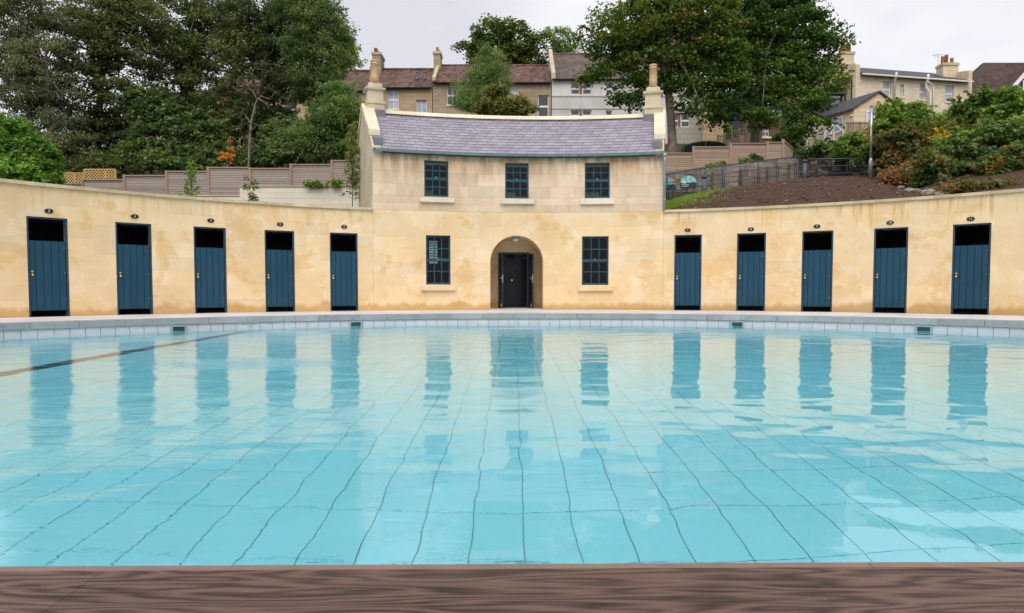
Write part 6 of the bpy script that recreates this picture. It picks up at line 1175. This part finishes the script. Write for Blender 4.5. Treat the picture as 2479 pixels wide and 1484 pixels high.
for (x0_, x1_, y0_, y1_) in ((1935, 1950, 305, 328), (1955, 1979, 294, 318)): fnc = lambda s, d, z: Vector((s, 47 - 0.1 + d, z)); sash(fnc, (P(x0_, y0_, 47).x, P(x1_, y0_, 47).x, P(x0_, y1_, 47).z, P(x0_, y0_, 47).z), t, 2, 2, 0.0, MAT['upvc'], CG, 0.07, 0.04)

# the large stone house on the right
YB, YB2 = 58.0, 60.3
bhx = thing('stone_house', 'large pale stone house on the skyline with white drainpipes', 'house', base_at(2210, 59)); fn, L, a = facade(bhx, YB, 2072, 2354, 177, zg(2210, 59), MAT['bath'], [(2130.6, 2151.5, 196, 235, 2, 1, CG), (2173, 2182.5, 204, 234, 1, 1, CG), (2220, 2235.5, 202, 242, 2, 1, CG), (2282, 2302, 206, 246, 2, 1, CG), (2280, 2302, 279, 310, 2, 1, CG)], Y2=YB2)
MB().hexa([fn(0.4, -0.35, a.z - 0.18), fn(L - 0.4, -0.35, a.z - 0.18), fn(L - 0.4, 4, a.z + 1.9), fn(0.4, 4, a.z + 1.9), fn(0.4, -0.35, a.z - 0.06), fn(L - 0.4, -0.35, a.z - 0.06), fn(L - 0.4, 4, a.z + 2.0), fn(0.4, 4, a.z + 2.0)]).build('roof', MAT['roof_dark'], bhx); gm = MB(); gm.fbox(fn, 0.3, L - 0.3, -0.48, -0.36, a.z - 0.22, a.z - 0.11, 50); gm.build('gutter', MAT['whitepipe'], bhx)
for s0_, s1_, nm in ((0.0, 0.4, 'l'), (L - 0.4, L, 'r')):
    mb = MB(); prof = [(-0.003, a.z - 0.001), (8, a.z - 0.001), (8, a.z + 2.2), (4.2, a.z + 2.2), (-0.003, a.z + 0.75 if nm == 'l' else a.z + 0.25)]
    if nm == 'r': prof = [(-0.003, a.z - 0.001), (8, a.z - 0.001), (8, a.z + 2.0), (5, a.z + 2.0), (-0.003, a.z + 0.95)]
    for q in (s0_, s1_): mb.v += [tuple(fn(q, dd, zz_)) for dd, zz_ in prof]
    for i in range(5): mb.f.append((i, (i + 1) % 5, 5 + (i + 1) % 5, 5 + i))
    mb.f.append((4, 3, 2, 1, 0)); mb.f.append((5, 6, 7, 8, 9)); mb.build('parapet', MAT['bath2'], bhx)
MB().quad(fn(0.0, 0, zg(2210, 59)), fn(0, 0, a.z), P(2000, 190, 68), Vector((P(2000, 190, 68).x, 68, zg(2210, 59)))).build('side_wall', MAT['bath2'], bhx)
c = P(2040, 150, 62); chimney(bhx, c, 1.1, 2.0, c.z - 3, P(2040, 125, 61).z, MAT['bath2'], [(-0.35, -0.5, 0.75), (0.0, -0.5, 0.85), (0.32, -0.5, 0.75), (-0.1, 0.3, 0.8)], MAT['orange_pot']); c = P(2293, 170, 62); chimney(bhx, c, 1.4, 1.0, c.z - 1.5, P(2293, 152, 61.5).z, MAT['bath2'], [(-0.45, 0, 0.75), (-0.1, 0, 0.9), (0.4, 0, 0.6)], MAT['orange_pot'])
MB().hexa([P(1998, 190, 64), P(2071, 176, 58.3), P(2071, 176, 58.6), P(1998, 190, 64.4), P(1998, 170, 64), P(2071, 152, 58.3), P(2071, 152, 58.6), P(1998, 170, 64.4)]).build('side_parapet', MAT['bath2'], bhx)
def pipe(t, pts, r, mat, nm='drainpipe'): return MB().tube([P(x, y, Y) for x, y, Y in pts], r, 8).build(nm, MAT[mat], t, True)
pipe(bhx, [(2170, 175, 58.3), (2170, 186, 58.3), (2166, 192, 58.5), (2165, 250, 58.5)], 0.09, 'whitepipe'); pipe(bhx, [(2247, 180, 58.9), (2247, 192, 58.9), (2242, 200, 59.1), (2242, 212, 59.1), (2251, 224, 59.1), (2251, 310, 59.1)], 0.10, 'whitepipe'); pipe(bhx, [(2247, 198, 58.9), (2259, 206, 59.1), (2259, 310, 59.1)], 0.06, 'whitepipe'); pipe(bhx, [(2046, 215, 59.2), (2046, 258, 59.2)], 0.08, 'iron')
am = MB(); am.tube([P(2271, 180, 61), P(2271, 131, 61)], 0.02, 6); am.tube([P(2258, 134, 61), P(2285, 132, 61)], 0.014, 5)
for k in range(5): x = 2259 + 5 * k; am.tube([P(x, 130 + k * 0.2, 61), P(x + 1, 139 + k * 0.2, 61)], 0.010, 4)
am.build('aerial', MAT['steel'], bhx)
# gabled extension
t = thing('gabled_extension', 'low stone gabled extension with glazed doors in front of the house', 'house', base_at(2120, 50)); Ye = 50.0; zb = zg(2120, 50); pr = [P(2066.5, 400, Ye), P(2173, 400, Ye), P(2173, 260, Ye), P(2126, 224, Ye), P(2066.5, 262, Ye)]; pr[0].z = pr[1].z = zb; mb = MB(); dv = Vector((-2.6, 6.0, 0))
mb.v = [tuple(q) for q in pr] + [tuple(q + dv) for q in pr]
for i in range(5): mb.f.append((i, (i + 1) % 5, 5 + (i + 1) % 5, 5 + i))
mb.f.append((0, 1, 2, 3, 4)); mb.f.append((9, 8, 7, 6, 5)); mb.build('wall', MAT['bath2'], t)
for qa, qb in ((4, 3), (3, 2)):
    a, b = pr[qa], pr[qb]; u = (b - a).normalized() * 0.3; a2, b2 = (a - u, b) if qa == 4 else (a, b + u); f_ = Vector((0.06, -0.15, 0.003)); h_ = Vector((0, 0, 0.12)); MB().hexa([a2 + f_, b2 + f_, b2 + dv + f_, a2 + dv + f_, a2 + f_ + h_, b2 + f_ + h_, b2 + dv + f_ + h_, a2 + dv + f_ + h_]).build('roof', MAT['roof_dark'], t)
fnc = lambda s, d, z: Vector((s, Ye - 0.1 + d, z)); sash(fnc, (P(2096, 268, Ye).x, P(2137, 268, Ye).x, P(2096, 330, Ye).z, P(2096, 268, Ye).z), t, 2, 2, 0, MAT['upvc'], CG, 0.1, 0.09)
for k in range(3): q0 = pr[4] + dv * (0.12 + 0.2 * k); q1 = pr[4] + dv * (0.27 + 0.2 * k); fns = planefn((q1.x, q1.y), (q0.x, q0.y)); sash(lambda s, d, z: Vector((q0.x + (q1.x - q0.x) * s - 0.06, q0.y + (q1.y - q0.y) * s - 0.02, z)) + Vector((-0.02, -0.01, 0)) * d, (0.05, 0.95, q0.z - 1.5, q0.z - 0.35), t, 1, 1, 0, MAT['upvc'], CG, 0.08, 0.05)
for x, y in ((2127, 246), (2061, 281)): q = P(x, y, Ye - 0.25); l_ = MB().lathe(q, [(0.05, -0.22), (0.11, -0.05), (0.16, -0.02), (0.02, 0.12)], 10).build('wall_lantern', MAT['terracotta'], t)
# decking with balusters
t = thing('raised_decking', 'weathered timber decking with upright balusters', 'decking', base_at(2078, 47)); Yd = 47.0; a, b = P(2049, 334, Yd), P(2112, 334, Yd); zt = P(2049, 296, Yd).z
MB().box((a.x - 0.1, Yd - 0.1, a.z - 0.25), (b.x + 0.1, Yd + 3, a.z)).build('platform', MAT['deckwood'], t); MB().box((a.x - 0.05, Yd - 0.06, zt - 0.06), (b.x + 0.05, Yd + 0.08, zt)).build('handrail', MAT['deckwood'], t); MB().box((a.x, Yd - 0.03, a.z + 0.12), (b.x, Yd + 0.03, a.z + 0.2)).build('bottom_rail', MAT['deckwood'], t)
n_ = 17
for k in range(n_): x = a.x + 0.06 + (b.x - a.x - 0.12) * k / (n_ - 1); w_ = 0.05 if k in (0, 8, 16) else 0.025; MB().box((x - w_, Yd - 0.026, a.z + 0.201), (x + w_, Yd + 0.024, zt - 0.061)).build('baluster', MAT['deckwood'], t)
for x in (2055, 2084, 2106): q = P(x, 340, Yd); MB().box((q.x - 0.1, Yd, zg(x, Yd)), (q.x + 0.1, Yd + 0.2, a.z - 0.252)).build('support_post', MAT['deckwood'], t)
# greenhouse
t = thing('greenhouse', 'white-framed lean greenhouse above the rubble wall', 'greenhouse', base_at(1985, 40)); Yg = 40.0; ap = P(2019, 299, Yg); er = P(2041, 318, Yg); el = P(1997, 320, Yg); zb = P(2019, 377, Yg).z; dv = Vector((-2.9, 5.5, 0)); w_ = 0.06
gp = [Vector((el.x, Yg, zb)), el, ap, er, Vector((er.x, Yg, zb))]
bars_ = list(zip(gp, gp[1:])) + [(p_ + dv, q_ + dv) for p_, q_ in zip(gp, gp[1:])] + [(p_, p_ + dv) for p_ in gp] + [(gp[0].lerp(gp[1], 0.55), gp[4].lerp(gp[3], 0.55)), (Vector((ap.x, Yg, zb)), ap), (gp[0], ap), (Vector((ap.x - 0.27, Yg, zb)), Vector((ap.x - 0.27, Yg, ap.z - 0.26)))]
for k in range(1, 5): f = k / 5; bars_ += [(gp[0] + dv * f, gp[1] + dv * f), (gp[1] + dv * f, gp[2] + dv * f)]
for p_, q_ in bars_: MB().bar(p_, q_, w_).build('frame_bar', MAT['upvc'], t)
gl = MAT['glass']; MB().quad(gp[1], gp[2], gp[2] + dv, gp[1] + dv).build('glass', gl, t); MB().quad(gp[0], gp[1], gp[1] + dv, gp[0] + dv).build('glass', gl, t); MB().quad(*[q + Vector((0, -0.01, 0)) for q in gp]).build('glass', gl, t)
t = thing('garden_trellis', 'low dark lattice screen in front of the greenhouse', 'trellis', base_at(2010, 37)); 
for k in range(14): x = 1965 + 7.5 * k; q0, q1 = P(x, 378, 37), P(x, 352, 37); MB().box((q0.x - 0.015, 37, q0.z), (q0.x + 0.015, 37.02, q1.z)).build('upright', MAT['deckwood'], t)
for y in (353, 359, 365, 371, 377): q0, q1 = P(1964, y, 37), P(2064, y, 37); MB().box((q0.x, 36.98, q0.z - 0.015), (q1.x, 36.998, q0.z + 0.015)).build('crosspiece', MAT['deckwood'], t)
# brown-roofed house at the right edge
t = thing('brown_roofed_house', 'plum-tiled house with dormer at the right edge', 'house', base_at(2440, 62)); Yr = 62.0; zb = zg(2440, Yr); a = P(2362, 243, Yr); b = P(2620, 243, Yr)
MB().box((a.x, Yr, zb), (b.x, Yr + 8, a.z)).build('wall', MAT['bath2'], t); rz = P(2470, 160, Yr + 5).z; xr0 = P(2355, 240, Yr).x; xr1 = P(2455, 160, Yr).x
MB().hexa([(xr0 - 0.3, Yr - 0.5, a.z - 0.1), (b.x + 0.5, Yr - 0.5, a.z - 0.1), (b.x + 0.5, Yr + 8.5, a.z - 0.1), (xr0 - 0.3, Yr + 8.5, a.z - 0.1), (xr1, Yr + 4, rz), (b.x - 1, Yr + 4, rz), (b.x - 1, Yr + 4.3, rz), (xr1, Yr + 4.3, rz)]).build('roof', MAT['roof_plum'], t)
q0, q1 = P(2428, 238, Yr - 0.4), P(2560, 238, Yr - 0.4); ap = P(2500, 158, Yr - 0.4); gv_ = [q0, q1, ap]; mb = MB(); mb.v = [tuple(q) for q in gv_] + [tuple(q + Vector((0, 5, 0))) for q in gv_]; mb.f = [(0, 1, 2), (5, 4, 3), (0, 3, 4, 1), (1, 4, 5, 2), (2, 5, 3, 0)]; mb.build('dormer_wall', MAT['roof_plum'], t)
for p_, q_ in ((q0, ap), (ap, q1)): MB().bar(p_ + Vector((0, -0.12, 0.05)), q_ + Vector((0, -0.12, 0.05)), 0.12, 0.3).build('bargeboard', MAT['upvc'], t)
sash(lambda s, d, z: Vector((s, Yr - 0.55 + d, z)), (P(2466, 200, Yr).x, P(2500, 200, Yr).x, P(2466, 234, Yr).z, P(2466, 199, Yr).z), t, 1, 2, 0, MAT['upvc'], CG, 0.1, 0.06); MB().box((xr0 - 0.35, Yr - 0.72, a.z - 0.22), (b.x, Yr - 0.51, a.z - 0.08)).build('gutter', MAT['upvc'], t)
c = P(2432, 178, Yr + 4); chimney(t, c, 1.6, 0.8, c.z - 2, P(2432, 171, Yr + 4).z, MAT['bath2'], [(-0.6 + 0.4 * k, 0, 0.4 + 0.1 * (k % 2)) for k in range(4)], MAT['orange_pot'])
# hedge line filling the gardens between
HG = [(1745, 330, 47, [(1745, 330, 35, 25), (1780, 345, 40, 25)], 'maple2', 'dark hedge under the maples beside the tan wall'), (1900, 340, 42, [(1910, 345, 28, 22)], 'dark', 'dark bush between the stone shed and the greenhouse'), (2330, 300, 45, [(2270, 300, 60, 25), (2350, 290, 60, 30), (2430, 280, 70, 30)], 'fresh', 'garden hedge at the foot of the stone house'), (2020, 385, 31, [(2000, 392, 60, 8), (2090, 385, 50, 16)], 'dark', 'low ivy along the top of the rubble wall')]
for k, (x, y, Y, lb, mt, lab) in enumerate(HG): tree('garden_hedge', lab, 'hedge', base_at(x, Y), [lob(a_, b_, Y, c_, d_) for a_, b_, c_, d_ in lb], MAT[mt], 150, 70, 0.5, 0.2, 0.05, seed=130 + k, limbs=8, crown='foliage')
